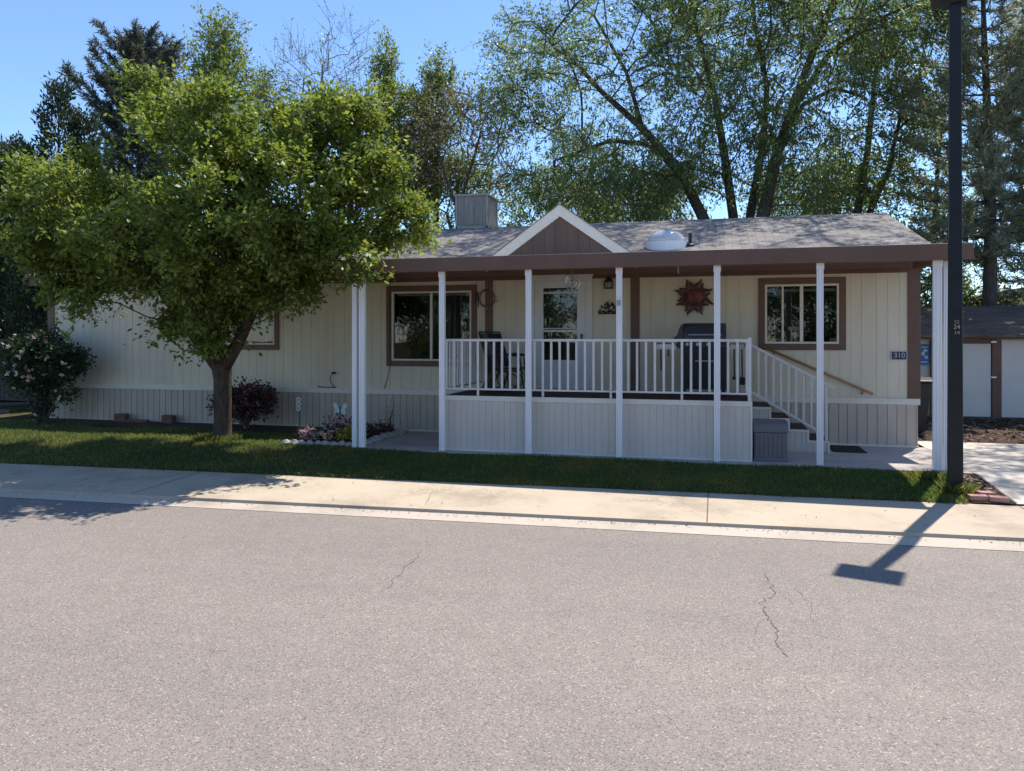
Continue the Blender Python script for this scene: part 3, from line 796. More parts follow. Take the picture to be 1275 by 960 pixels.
for s in (U0 - 0.44, U1 + 0.285):
    rk = MB()
    rk.prism([(13.58, 3.10), (17.83, rz(17.83) - 0.06), (22.08, 3.10), (22.08, 2.95), (17.83, rz(17.83) - 0.21), (13.58, 2.95)], 'x', s, s + 0.035)
    rk.build('rake_board', M['brown'], house)
MB().prism([(17.70, rz(17.7) + 0.004), (17.83, rz(17.83) + 0.02), (17.96, rz(17.96) + 0.004), (17.83, rz(17.83) + 0.001)], 'x', U0 - 0.42, U1 + 0.30).build('ridge_cap', M['shingle'], roof)
# skylight dome and vent
d0 = Vector((-0.90, 14.75, rz(14.75)))
dm = MB(); pr = [(0.36 * math.cos(t), 0.07 + 0.25 * math.sin(t)) for t in np.linspace(0, PI / 2 - 0.03, 9)]
dm.lathe(pr, (d0.x, d0.y, d0.z), 28)
dmo = dm.build('skylight_dome', M['dome'], roof, smooth=True)
MB().lathe([(0.38, -0.16), (0.38, 0.07), (0.345, 0.075)], (d0.x, d0.y, d0.z), 28).build('skylight_curb', M['white'], roof, smooth=False)
MB().lathe([(0.10, -0.06), (0.09, 0.02), (0.032, 0.05), (0.032, 0.24), (0.0, 0.24)], (-0.46, 14.75, rz(14.75)), 12).build('vent_pipe', M['black'], roof, smooth=False)
# gable over the door
GV = 13.42
ap = Vector((-2.67, GV, 4.15)); gl_, gr_ = -3.98, -1.36; gz = 3.22
MB().prism([(gl_ + 0.08, gz - 0.12), (gr_ - 0.08, gz - 0.12), (gr_ - 0.08, gz), (ap.x, 4.06), (gl_ + 0.08, gz)], 'y', GV + 0.025, GV + 0.10).build('gable', M['browngable'], house)
gab = [o for o in bpy.data.objects if o.name == 'gable'][0]
slope = (4.15 - gz) / (ap.x - gl_)
for s, e in ((-1, gl_), (1, gr_)):
    sl = (gz - 4.15) / (e - ap.x); w = 0.205
    x1 = e + s * 0.04
    MB().prism([(ap.x, 4.15), (x1, 4.15 + sl * (x1 - ap.x)), (x1, 4.15 + sl * (x1 - ap.x) - w), (ap.x, 4.15 - w)], 'y', GV - 0.02, GV + 0.024).build('gable_board', M['gablewhite'], gab)
gvb = MB()
for k in range(12):
    u = gl_ + 0.2 + k * 0.205
    if u < gr_ - 0.1: gvb.box(u, u + 0.005, GV + 0.017, GV + 0.0245, gz - 0.1, 4.06 - abs(u - ap.x) * slope - 0.02)
gvb.build('siding_grooves', M['brown'], gab)
gr2 = MB()
for s, e in ((-1, gl_), (1, gr_)):
    sl = (gz - 4.15) / (e - ap.x); x1 = e + s * 0.08; zz = 4.15 + sl * (x1 - ap.x)
    vb = 13.6 + (4.15 - 3.16) / RS + 0.1; vb2 = 13.6 + max(0, (zz - 3.16)) / RS + 0.1
    gr2._add([(ap.x, GV - 0.05, 4.165), (x1, GV - 0.05, zz + 0.015), (x1, vb2, zz + 0.015), (ap.x, vb, 4.165),
              (ap.x, GV - 0.05, 4.155), (x1, GV - 0.05, zz + 0.005), (x1, vb2, zz + 0.005), (ap.x, vb, 4.155)],
             [(0, 1, 2, 3), (7, 6, 5, 4), (0, 4, 5, 1), (1, 5, 6, 2), (2, 6, 7, 3), (3, 7, 4, 0)])
gr2.build('gable_roof', M['shingle'], gab)

# windows
def frame_mb(mb, u0, u1, z0, z1, w, y0, y1, wt=None):
    wt = wt or w
    mb.box(u0 - w, u0, y0, y1, z0 - wt, z1 + wt); mb.box(u1, u1 + w, y0, y1, z0 - wt, z1 + wt)
    mb.box(u0, u1, y0, y1, z0 - wt, z0); mb.box(u0, u1, y0, y1, z1, z1 + wt); return mb
def window(op, mull, screen=False):
    u0, u1, z0, z1 = op
    cas = frame_mb(MB(), u0, u1, z0, z1, 0.105, W - 0.028, W + 0.002).build('window', M['brown'], house, bevel=0.004)
    f = 0.035
    frame_mb(MB(), u0 + f, u1 - f, z0 + f, z1 - f, f - 0.001, W - 0.018, W + 0.06).build('frame', M['trimcream'], cas, bevel=0.003)
    us = [u0 + f] + [u0 + (u1 - u0) * m for m, w in mull] + [u1 - f]
    for m, w in mull:
        um = u0 + (u1 - u0) * m
        MB().box(um - w / 2, um + w / 2, W - 0.008, W + 0.05, z0 + f, z1 - f).build('mullion', M['trimcream'], cas, bevel=0.003)
    for a, b in zip(us[:-1], us[1:]):
        MB().quad((a, W + 0.035, z0 + f), (b, W + 0.035, z0 + f), (b, W + 0.035, z1 - f), (a, W + 0.035, z1 - f)).build('pane', M['glass'], cas)
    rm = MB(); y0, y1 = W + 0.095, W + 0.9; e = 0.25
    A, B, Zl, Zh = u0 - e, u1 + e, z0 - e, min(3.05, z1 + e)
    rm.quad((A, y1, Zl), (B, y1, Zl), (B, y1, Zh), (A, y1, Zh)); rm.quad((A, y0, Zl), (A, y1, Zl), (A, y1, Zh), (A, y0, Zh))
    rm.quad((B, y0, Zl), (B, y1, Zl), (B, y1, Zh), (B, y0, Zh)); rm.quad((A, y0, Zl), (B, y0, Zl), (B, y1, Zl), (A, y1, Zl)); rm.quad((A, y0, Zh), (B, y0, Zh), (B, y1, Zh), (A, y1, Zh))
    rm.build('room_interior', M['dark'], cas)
    MB().box(u0 + 0.005, u1 - 0.005, W + 0.003, W + 0.094, z0 + 0.001, z0 + 0.012).build('sill', M['trimcream'], cas)
    return cas
wl = window(OP['left'], [(0.50, 0.045)]); wr = window(OP['right'], [(0.245, 0.03), (0.50, 0.055)]); wt = window(OP['tree'], [(0.5, 0.045)])
# blinds header seen behind the right window, curtain edge in the tree window
MB().box(0.85, 1.95, W + 0.12, W + 0.15, 2.58, 2.625).build('blind_rail', M['curtain'], wr)
MB().box(-6.0, -4.5, W + 0.12, W + 0.15, 2.60, 2.66).build('blind_rail', M['curtain'], wl)
cu = MB()
for k in range(14):
    cu.box(-10.2 + k * 0.112, -10.1 + k * 0.112, W + 0.12 + 0.01 * (k % 2), W + 0.135 + 0.01 * (k % 2), 2.0, 2.66)
cu.build('lace_valance', M['curtain'], wt)
o = MB().box(1.20, 1.40, W + 0.10, W + 0.20, 1.92, 1.98)
o.box(1.24, 1.265, W + 0.12, W + 0.16, 1.735, 1.92); o.box(1.30, 1.325, W + 0.12, W + 0.16, 1.735, 1.92); o.box(1.22, 1.37, W + 0.11, W + 0.18, 1.712, 1.735)
tag(o.build('window_ornament', M['trimcream'], base=(1.3, W + 0.15, 1.71)), 'small white two-legged stand behind the glass of the right window', 'ornament')
o = MB().box(1.86, 1.95, W + 0.10, W + 0.16, 1.712, 1.79)
tag(o.build('small_box', M['curtain'], base=(1.9, W + 0.13, 1.71), bevel=0.004), 'small pale box in the lower corner of the right window', 'box')
o = MB().lathe([(0.045, 0), (0.045, 0.09), (0.018, 0.13), (0.016, 0.22), (0.0, 0.225)], (-8.86, W + 0.13, 1.664), 12)
tag(o.build('bottle', M['trimcream'], base=(-8.86, W + 0.13, 1.664), smooth=True), 'white bottle on the sill of the window behind the tree', 'bottle')
# door
u0, u1, z0, z1 = OP['door']
dr = MB()
px0, px1, pz0, pz1 = -3.06, -2.43, 1.385, 2.70
dr.box(u0 + 0.002, px0, W - 0.012, W + 0.03, z0 + 0.01, z1 - 0.002); dr.box(px1, u1 - 0.002, W - 0.012, W + 0.03, z0 + 0.01, z1 - 0.002)
dr.box(px0, px1, W - 0.012, W + 0.03, z0 + 0.01, pz0); dr.box(px0, px1, W - 0.012, W + 0.03, pz1, z1 - 0.002)
door = dr.build('door', M['whitedoor'], house, bevel=0.004)
for za, zb in ((1.90, 1.935), (1.955, 1.97), (2.60, 2.63)): MB().box(px0, px1, W - 0.004, W + 0.026, za, zb).build('glazing_bar', M['whitedoor'], door)
MB().quad((px0, W + 0.02, pz0), (px1, W + 0.02, pz0), (px1, W + 0.02, pz1), (px0, W + 0.02, pz1)).build('pane', M['glass'], door)
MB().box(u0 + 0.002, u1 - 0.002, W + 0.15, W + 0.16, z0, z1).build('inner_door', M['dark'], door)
MB().box(-2.36, -2.33, W - 0.055, W - 0.013, 1.72, 1.86).build('handle', M['bronze'], door, bevel=0.005)
dc = MB(); w = 0.115
dc.box(u0 - w, u0, W - 0.03, W + 0.004, 0.87, z1 + w); dc.box(u1, u1 + w, W - 0.03, W + 0.004, 0.87, z1 + w); dc.box(u0, u1, W - 0.03, W + 0.004, z1, z1 + w * 0.6); dc.box(u0 - w - 0.02, u1 + w + 0.02, W - 0.045, W - 0.031, z1 + w * 0.6, z1 + w)
dc.build('casing', M['whitedoor'], door, bevel=0.004)

# ================================================================== PORCH AWNING
AV = 11.30; AL, AR = -5.94, 3.27
aw = thing('porch_awning', 'long flat porch awning with brown fascia on fluted white posts', 'awning', (-1.3, 11.4, 0))
MB().box(AL, AR, AV, AV + 0.03, 2.825, 3.04).build('front_fascia', M['brown'], aw, bevel=0.006)
sf = MB().prism([(AV + 0.031, 2.825), (13.58, 2.90), (13.58, 3.10), (AV + 0.031, 3.04)], 'x', AL, AL + 0.03)
sf.build('side_fascia', M['brown'], aw)
MB().prism([(AV + 0.031, 2.825), (13.58, 2.90), (13.58, 3.10), (AV + 0.031, 3.04)], 'x', AR - 0.22, AR - 0.19).build('side_fascia', M['brown'], aw)
pan = MB(); n = 23; wdt = (AR - AL - 0.26) / n
pan.prism([(AV + 0.032, 3.005), (13.57, 3.07), (13.57, 3.085), (AV + 0.032, 3.02)], 'x', AL + 0.032, AR - 0.222)
for k in range(1, n):
    a = AL + 0.035 + k * wdt
    pan.prism([(AV + 0.10, 2.985), (13.56, 3.05), (13.56, 3.0695), (AV + 0.10, 3.0065)], 'x', a - 0.012, a + 0.012)
pan.box(AL + 0.032, AR - 0.222, AV + 0.032, AV + 0.06, 3.021, 3.045)
pan.build('roof_pans', M['trimcream'], aw)
MB().box(AL + 0.035, AR - 0.225, 11.40, 11.50, 2.83, 2.93).build('header_beam', M['brown'], aw)
def post_mb(u, v, w, d):
    h = w / 2; gdp = 0.010; gw = w * 0.10
    p = [(-h, -d / 2)]
    for c in (-0.22 * w, 0.22 * w): p += [(c - gw, -d / 2), (c - gw * 0.6, -d / 2 + gdp), (c + gw * 0.6, -d / 2 + gdp), (c + gw, -d / 2)]
    p += [(h, -d / 2), (h, d / 2), (-h, d / 2)]
    return MB().prism([(u + a, v + b) for a, b in p], 'z', -0.02, 2.828)
for (u, w) in ((-5.53, 0.098), (-4.16, 0.086), (-2.76, 0.086), (-1.38, 0.086), (0.02, 0.086), (1.40, 0.086), (2.87, 0.105)):
    p = post_mb(u, 11.45, w, 0.065).build('post', M['white'], aw)
    MB().box(u - w / 2 - 0.008, u + w / 2 + 0.008, 11.409, 11.415, 2.74, 2.83).build('bracket', M['white'], p)
    sc_ = MB(); sc_.prism([(u + 0.03 + 0.006 * math.cos(a), 0.012 + 0.006 * math.sin(a)) for a in np.linspace(0, 2 * PI, 9)[:-1]], 'y', 11.386, 11.389); sc_.build('anchor_bolt', M['steel'], p)
    MB().box(u - w / 2 - 0.012, u + w / 2 + 0.012, 11.39, 11.51, -0.008, 0.025).build('post_foot', M['steel'], p)
for (u, v) in ((-5.66, 11.46), (3.005, 11.56)):
    post_mb(u, v, 0.075, 0.09).build('post', M['white'], aw)
MB().box(-1.41, -1.36, 11.392, 11.404, 2.27, 2.35).build('wasp_stain', M['curtain'], aw)

# ================================================================== PORCH DECK
DL, DR, DV = -4.24, 0.51, 11.62; DZ = 0.865
deck = thing('porch_deck', 'raised porch deck with greige skirting, white railing and side steps', 'deck', (-1.8, 12.7, 0))
ds = MB(); clad(ds, DL + 0.03, DR - 0.03, 0.03, 0.80, DV, 0.102, 0.006, 0.006, [], 0.0)
ds.box(DL + 0.03, DR - 0.03, DV + 0.0055, DV + 0.03, 0.03, 0.80)
ds.build('skirt_panel', M['deckskirt'], deck)
for u in (-2.75, -1.37, 0.03): MB().box(u - 0.012, u + 0.012, DV - 0.006, DV - 0.001, 0.03, 0.80).build('seam_cover', M['deckskirt'], deck)
MB().box(DR - 0.028, DR - 0.008, DV + 0.032, 13.78, 0.03, 0.80).build('skirt_panel', M['deckskirt'], deck)
MB().box(DL + 0.008, DL + 0.028, DV + 0.032, 13.78, 0.03, 0.80).build('skirt_panel', M['deckskirt'], deck)
tb = MB().box(DL, DR, DV - 0.012, DV + 0.03, 0.80, 0.875).box(DL, DR, DV - 0.012, DV + 0.031, 0.0, 0.029).box(DR - 0.03, DR, DV + 0.031, 13.78, 0.80, 0.875).box(DL, DL + 0.03, DV + 0.032, 13.78, 0.80, 0.875)
tb.box(DR - 0.029, DR, DV - 0.01, DV + 0.031, 0.029, 0.80).box(DL, DL + 0.029, DV - 0.01, DV + 0.031, 0.029, 0.80)
tb.build('edge_trim', M['trimcream'], deck, bevel=0.004)
fl = MB()
for k in range(15):
    v = DV + 0.035 + k * 0.143
    if v + 0.138 < 13.79: fl.box(DL + 0.031, DR - 0.031, v, v + 0.137, 0.82, DZ)
fl.build('floor_boards', M['deckfloor'], deck)
# front railing
RV = DV + 0.05
rl = MB().box(DL + 0.02, DR - 0.01, RV - 0.025, RV + 0.025, 1.735, 1.775).build('railing', M['rail'], deck, bevel=0.004)
MB().box(DL + 0.02, DR - 0.01, RV - 0.015, RV + 0.015, 0.965, 0.995).build('bottom_rail', M['rail'], rl, bevel=0.003)
k = 0; u = DL + 0.075
while u < DR - 0.06:
    z_ = 0.862 if k % 8 == 4 else 0.995
    MB().box(u - 0.017, u + 0.017, RV - 0.013, RV + 0.013, z_, 1.735).build('baluster', M['rail'], rl); u += 0.1315; k += 1
MB().box(DR - 0.06, DR - 0.012, RV - 0.024, RV + 0.024, 0.862, 1.80).build('newel_post', M['rail'], rl, bevel=0.004)
MB().box(DL + 0.015, DL + 0.06, RV - 0.024, RV + 0.024, 0.862, 1.734).build('newel_post', M['rail'], rl, bevel=0.004)
# side railings: left end, and right end as far as the steps
for name_u, va, vb in ((DL + 0.04, RV + 0.03, 13.70), (DR - 0.036, RV + 0.03, 12.70)):
    sr = MB().box(name_u - 0.025, name_u + 0.025, va, vb, 1.735, 1.775).build('railing', M['rail'], deck)
    MB().box(name_u - 0.015, name_u + 0.015, va, vb, 0.965, 0.995).build('bottom_rail', M['rail'], sr)
    v = va + 0.10
    while v < vb - 0.05:
        MB().box(name_u - 0.013, name_u + 0.013, v - 0.017, v + 0.017, 0.995, 1.735).build('baluster', M['rail'], sr); v += 0.1315
# steps going down to the right
SV = 12.76
stp = [(DR, 0.83, 0.70), (0.83, 1.11, 0.53), (1.11, 1.39, 0.36), (1.39, 1.69, 0.195)]
st = MB(); edge = MB()
for a, b, z in stp:
    n = max(2, int((b - a) / 0.07)); w = (b - a) / n
    for i in range(n): st.box(a + i * w, a + (i + 1) * w - 0.005, SV, SV + 0.012, 0.03, z - 0.03)
    st.box(a, b, SV + 0.011, SV + 0.03, 0.0, z - 0.03)
    st.box(b - 0.02, b - 0.002, SV + 0.031, 13.76, max(0.0, z - 0.17), z - 0.035)
    edge.box(a, b + 0.01, SV - 0.014, SV + 0.03, z - 0.03, z); edge.box(b - 0.02, b + 0.012, SV - 0.012, SV + 0.028, max(0.0, z - 0.20), z - 0.031)
stairs = st.build('steps', M['deckskirt'], deck)
edge.build('step_trim', M['trimcream'], stairs, bevel=0.003)
for a, b, z in stp:
    MB().box(a + 0.002, b + 0.012, SV + 0.031, 13.76, z - 0.034, z - 0.002).build('tread', M['deckfloor'], stairs)
p0, p1 = Vector((0.50, SV + 0.02, 1.70)), Vector((1.78, SV + 0.02, 1.015)); q0, q1 = Vector((0.52, SV + 0.02, 0.955)), Vector((1.62, SV + 0.02, 0.30))
srl = MB().beam(p0, p1, 0.045, 0.04).build('stair_railing', M['rail'], deck)
MB().beam(q0, q1, 0.03, 0.03).build('bottom_rail', M['rail'], srl)
for k in range(9):
    u = 0.655 + k * 0.112; zt = p0.z + (p1.z - p0.z) * (u - p0.x) / (p1.x - p0.x) - 0.02; zb = q0.z + (q1.z - q0.z) * (u - q0.x) / (q1.x - q0.x) + 0.015
    MB().box(u - 0.016, u + 0.016, SV + 0.007, SV + 0.033, zb, zt).build('baluster', M['rail'], srl)
MB().box(1.635, 1.675, SV + 0.0, SV + 0.04, 0.19, 1.06).build('newel_post', M['rail'], srl)
# wooden handrail on the house wall
h = thing('handrail', 'brown wooden handrail sloping down the cream wall beside the steps', 'handrail', (1.63, W, 0.87))
MB().tube([(0.74, W - 0.075, 1.655), (2.50, W - 0.075, 0.868)], 0.021, 10).build('rail', M['wood'], h, smooth=True)
for u in (0.95, 2.34):
    z = 1.655 + (0.868 - 1.655) * (u - 0.74) / 1.76
    MB().tube([(u, W - 0.002, z - 0.075), (u, W - 0.06, z - 0.07), (u, W - 0.075, z - 0.018)], 0.011, 8).lathe([(0.0, 0), (0.028, 0.002), (0.028, 0.01), (0, 0.012)], (u, W - 0.02, z - 0.08), 10).build('bracket', M['wood'], h)

# ================================================================== THINGS ON AND BY THE PORCH
# deck box
bx = thing('storage_box', 'grey resin storage box standing against the deck end', 'storage box', (0.765, 11.95, 0.006))
x0, x1, y0, y1 = 0.525, 1.01, 11.69, 12.25
b_ = MB().box(x0 + 0.015, x1 - 0.015, y0 + 0.015, y1 - 0.015, 0.006, 0.42)
for k in range(7):
    b_.box(x0 + 0.03 + k * 0.062, x0 + 0.078 + k * 0.062, y0 + 0.006, y0 + 0.0145, 0.075, 0.39)
b_.box(x0 + 0.008, x1 - 0.008, y0 + 0.004, y0 + 0.0145, 0.006, 0.055)
b_.build('body', M['box'], bx, bevel=0.006)
MB().prism([(y0, 0.425), (y1, 0.425), (y1, 0.57), (y0 + 0.18, 0.575), (y0 + 0.05, 0.545), (y0 + 0.005, 0.49)], 'x', x0, x1).build('lid', M['box'], bx, bevel=0.012)
# doormat
o = MB().quad((1.80, 12.93, 0.0), (2.27, 12.93, 0.0), (2.27, 13.72, 0.0), (1.80, 13.72, 0.0))
o = MB().box(1.78, 2.27, 12.93, 13.70, 0.0065, 0.018)
tag(o.build('doormat', M['mat'], base=(2.0, 13.3, 0.006), bevel=0.004), 'black doormat on the patio at the foot of the steps', 'doormat')

# grill
gx, gv_ = -0.20, 12.95
gl = thing('gas_grill', 'dark blue-grey gas grill with closed lid standing behind the railing', 'grill', (gx, gv_, DZ))
cb = MB().box(-0.55, 0.17, gv_ - 0.26, gv_ + 0.26, DZ + 0.10, 1.62)
cb.build('cabinet', M['grillgrey'], gl, bevel=0.01)
MB().box(-0.19, -0.185, gv_ - 0.268, gv_ - 0.261, DZ + 0.14, 1.60).box(-0.52, -0.20, gv_ - 0.275, gv_ - 0.262, DZ + 0.13, 1.60).box(-0.18, 0.145, gv_ - 0.275, gv_ - 0.262, DZ + 0.13, 1.60).build('cabinet_doors', M['black'], gl, bevel=0.006)
MB().tube([(-0.32, gv_ - 0.32, 1.42), (0.06, gv_ - 0.32, 1.42)], 0.014, 8).box(-0.31, -0.29, gv_ - 0.32, gv_ - 0.262, 1.41, 1.43).box(0.03, 0.05, gv_ - 0.32, gv_ - 0.262, 1.41, 1.43).build('towel_bar', M['steel'], gl)
MB().box(-0.60, 0.20, gv_ - 0.29, gv_ + 0.28, 1.621, 1.765).build('firebox', M['grillgrey'], gl, bevel=0.015)
ld = [(gv_ - 0.29, 1.767), (gv_ - 0.285, 1.86), (gv_ - 0.20, 1.98), (gv_ - 0.05, 2.03), (gv_ + 0.16, 2.03), (gv_ + 0.27, 1.96), (gv_ + 0.28, 1.767)]
lid = MB().prism(ld, 'x', -0.50, 0.16).build('lid', M['grillgrey'], gl, bevel=0.015)
MB().prism([(-0.66, 1.767), (-0.502, 1.767), (-0.502, 2.022), (-0.535, 2.005), (-0.575, 1.93), (-0.60, 1.84), (-0.66, 1.785)], 'y', gv_ - 0.27, gv_ + 0.27).build('lid_end', M['grillgrey'], gl, bevel=0.02)
MB().tube([(-0.42, gv_ - 0.335, 1.84), (0.09, gv_ - 0.335, 1.84)], 0.014, 8).box(-0.41, -0.39, gv_ - 0.335, gv_ - 0.28, 1.83, 1.85).box(0.06, 0.08, gv_ - 0.335, gv_ - 0.28, 1.83, 1.85).build('lid_handle', M['steel'], gl)
for a, b in ((-0.95, -0.602), (0.202, 0.46)):
    s = MB().box(a, b, gv_ - 0.25, gv_ + 0.24, 1.655, 1.70).build('side_shelf', M['black'], gl, bevel=0.006)
    MB().box(a + 0.02, b - 0.02, gv_ - 0.262, gv_ - 0.251, 1.60, 1.69).build('control_panel', M['steel'], s)
for x in (-0.44, -0.28, -0.12, 0.04):
    MB().tube([(x, gv_ - 0.292, 1.69), (x, gv_ - 0.33, 1.69)], 0.024, 12).build('control_knob', M['steel'], gl)
for x in (-0.50, 0.12):
    for y in (-0.2, 0.2):
        MB().tube([(x - 0.02, gv_ + y, DZ + 0.048), (x + 0.02, gv_ + y, DZ + 0.048)], 0.048, 14).build('caster', M['black'], gl)
for i, (x, L) in enumerate(((-0.86, 0.34), (-0.74, 0.12), (0.28, 0.42), (0.40, 0.44))):
    t = MB().tube([(x, gv_ - 0.275, 1.61), (x + 0.005, gv_ - 0.28, 1.61 - L)], 0.011, 8)
    if i == 3: t.box(x - 0.035, x + 0.045, gv_ - 0.30, gv_ - 0.26, 1.61 - L - 0.12, 1.61 - L)
    if i == 2: t.lathe([(0.012, -0.06), (0.03, -0.04), (0.012, 0)], (x, gv_ - 0.28, 1.61 - L), 8)
    tag(t.build('grill_tool', M['black'], base=(x, gv_ - 0.28, 1.61 - L)), ['long dark tongs hanging from the left shelf edge of the grill', 'short dark hook hanging beside the tongs on the grill', 'long dark spatula hanging from the right shelf of the grill', 'dark square-headed grill brush hanging nearest the railing newel'][i], 'grill tool', 'tools hanging from the grill')

# patio chair
def patio_chair(loc, rotz, label):
    c = thing('patio_chair', label, 'chair', (0, 0, 0), 'patio chairs on the deck')
    MB().beam((0.0, 0, 0.41), (0.0, 0, 0.411), 0.001, 0.001)
    s = MB()
    pf = [(0.26, 0.40), (0.05, 0.37), (-0.20, 0.385)]
    s._add([(x, y, z) for x, z in pf for y in (-0.24, 0.24)] + [(x, y, z - 0.02) for x, z in pf for y in (-0.24, 0.24)],
           [(0, 2, 3, 1), (2, 4, 5, 3), (6, 7, 9, 8), (8, 9, 11, 10), (0, 1, 7, 6), (4, 10, 11, 5), (0, 6, 8, 2), (2, 8, 10, 4), (1, 3, 9, 7), (3, 5, 11, 9)])
    s.build('seat', M['black'], c)
    MB().beam((-0.20, 0, 0.40), (-0.44, 0, 1.0), 0.48, 0.02, up=(1, 0, 0.4)).build('backrest', M['black'], c)
    for y in (-0.27, 0.27):
        MB().tube([(0.30, y, 0.0), (0.24, y, 0.40), (0.22, y, 0.62), (-0.05, y, 0.64), (-0.30, y, 0.62)], 0.014, 8).build('arm', M['black'], c)
        MB().tube([(-0.36, y, 0.0), (-0.20, y, 0.39), (-0.30, y, 0.64), (-0.46, y, 1.03)], 0.014, 8).build('frame', M['black'], c)
        t = [(0.27 * math.cos(a) * 0.8 - 0.03, y, 0.20 + 0.16 * math.sin(a)) for a in np.linspace(0, 2 * PI, 17)]
        MB().tube(t, 0.009, 6, cap=False).build('scroll', M['black'], c)
    MB().tube([(0.25, -0.27, 0.39), (0.25, 0.27, 0.39)], 0.012, 8).tube([(-0.46, -0.27, 1.03), (-0.46, 0.27, 1.03)], 0.012, 8).build('crossbar', M['black'], c)
    c.location = loc; c.rotation_euler = (0, 0, rotz); return c
patio_chair((-3.42, 12.75, DZ), 0.12, 'black high-backed patio chair in front, facing the door')
patio_chair((-3.62, 13.38, DZ), -0.5, 'black patio chair behind the other one, near the wall')

# wall ornaments
sun = thing('sun_ornament', 'large copper sun with wavy rays hanging on the cream wall', 'wall ornament', (-0.36, W - 0.03, 2.50))
rr = random.Random(4)
for k in range(16):
    a = 2 * PI * k / 16 + 0.12; L = 0.29 + 0.055 * (k % 2) + rr.uniform(-0.015, 0.015)
    vs = []; n = 7
    for i in range(n):
        t = i / (n - 1); r = 0.11 + (L - 0.11) * t; wv = (0.042 if k % 2 else -0.038) * math.sin(t * 5.6) * t; wd = 0.043 * math.sin(PI * (0.25 + 0.75 * t)) * (1 - 0.35 * t) + 0.004
        for s in (-1, 0, 1):
            al = wv + s * wd
            vs.append((-0.36 + math.cos(a) * r - math.sin(a) * al, W - 0.03 - 0.02 * math.sin(t * 3) - (0.012 if s == 0 else 0), 2.50 + math.sin(a) * r + math.cos(a) * al))
    fs = [(i * 3 + j, i * 3 + j + 1, (i + 1) * 3 + j + 1, (i + 1) * 3 + j) for i in range(n - 1) for j in range(2)]
    m_ = MB(); m_._add(vs, fs); o = m_.build('ray', M['copper'], sun); sm = o.modifiers.new('thick', 'SOLIDIFY'); sm.thickness = 0.005
fc = MB(); prof_ = [(0.145, 0.0), (0.14, 0.025), (0.115, 0.05), (0.07, 0.068), (0.0, 0.074)]
fc.lathe(prof_, (0, 0, 0), 22)
fc.v = [(-0.36 + x, W - 0.035 - z, 2.50 + y) for x, y, z in fc.v]
face = fc.build('face', M['copperred'], sun, smooth=True)
fd = MB()
for s in (-1, 1): fd.tube([(-0.36 + s * 0.03, W - 0.10, 2.53), (-0.36 + s * 0.07, W - 0.092, 2.53)], 0.009, 6)
fd.tube([(-0.36, W - 0.112, 2.53), (-0.36, W - 0.118, 2.485)], 0.012, 6); fd.tube([(-0.41, W - 0.098, 2.452), (-0.36, W - 0.105, 2.442), (-0.31, W - 0.098, 2.452)], 0.008, 6)
fd.build('features', M['copper'], face)

# iron plaque
pl = thing('iron_plaque', 'small arched dark iron leaf plaque on the wall beside the door', 'wall ornament', (-1.87, W - 0.02, 2.22))
m_ = MB().box(-2.04, -1.70, W - 0.022, W - 0.012, 2.215, 2.24); r2 = random.Random(2)
for i in range(75):
    a = PI * r2.random(); r = 0.17 * math.sqrt(r2.random()); x = -1.87 + math.cos(a) * r; z = 2.24 + math.sin(a) * r * 1.1
    t = r2.uniform(0, PI); dx, dz = 0.028 * math.cos(t), 0.028 * math.sin(t)
    m_.tube([(x - dx, W - 0.015, z - dz), (x, W - 0.024, z), (x + dx, W - 0.015, z + dz)], [0.003, 0.010, 0.002], 5)
m_.build('leaf_scroll', M['bronze'], pl)
m_ = MB()
for x, z in ((-1.93, 2.44), (-1.86, 2.47), (-1.80, 2.45)): m_.tube([(x, W - 0.016, 2.36), (x + 0.015, W - 0.016, z)], 0.004, 5)
m_.build('finial', M['bronze'], pl)
# porch lamp
lt = thing('wall_lantern', 'bronze porch lantern fixed high on the wall right of the door', 'wall lamp', (-1.85, W - 0.08, 2.66))
MB().lathe([(0.078, 0.0), (0.082, 0.014), (0.078, 0.018)], (-1.85, W - 0.09, 2.665), 8).lathe([(0.085, 0.125), (0.06, 0.165), (0.022, 0.185), (0.02, 0.215), (0.0, 0.235)], (-1.85, W - 0.09, 2.665), 8).build('cap', M['bronze'], lt)
cg = MB()
for k in range(8):
    a = 2 * PI * k / 8; cg.tube([(-1.85 + 0.076 * math.cos(a), W - 0.09 + 0.076 * math.sin(a), 2.68), (-1.85 + 0.082 * math.cos(a), W - 0.09 + 0.082 * math.sin(a), 2.79)], 0.006, 5)
cg.build('cage', M['bronze'], lt)
MB().lathe([(0.06, 0.02), (0.065, 0.12)], (-1.85, W - 0.09, 2.665), 12).build('lamp_glass', M['curtain'], lt)
MB().box(-1.90, -1.80, W - 0.02, W - 0.002, 2.70, 2.86).tube([(-1.85, W - 0.01, 2.85), (-1.85, W - 0.06, 2.89), (-1.85, W - 0.09, 2.875)], 0.009, 6).build('bracket', M['bronze'], lt)
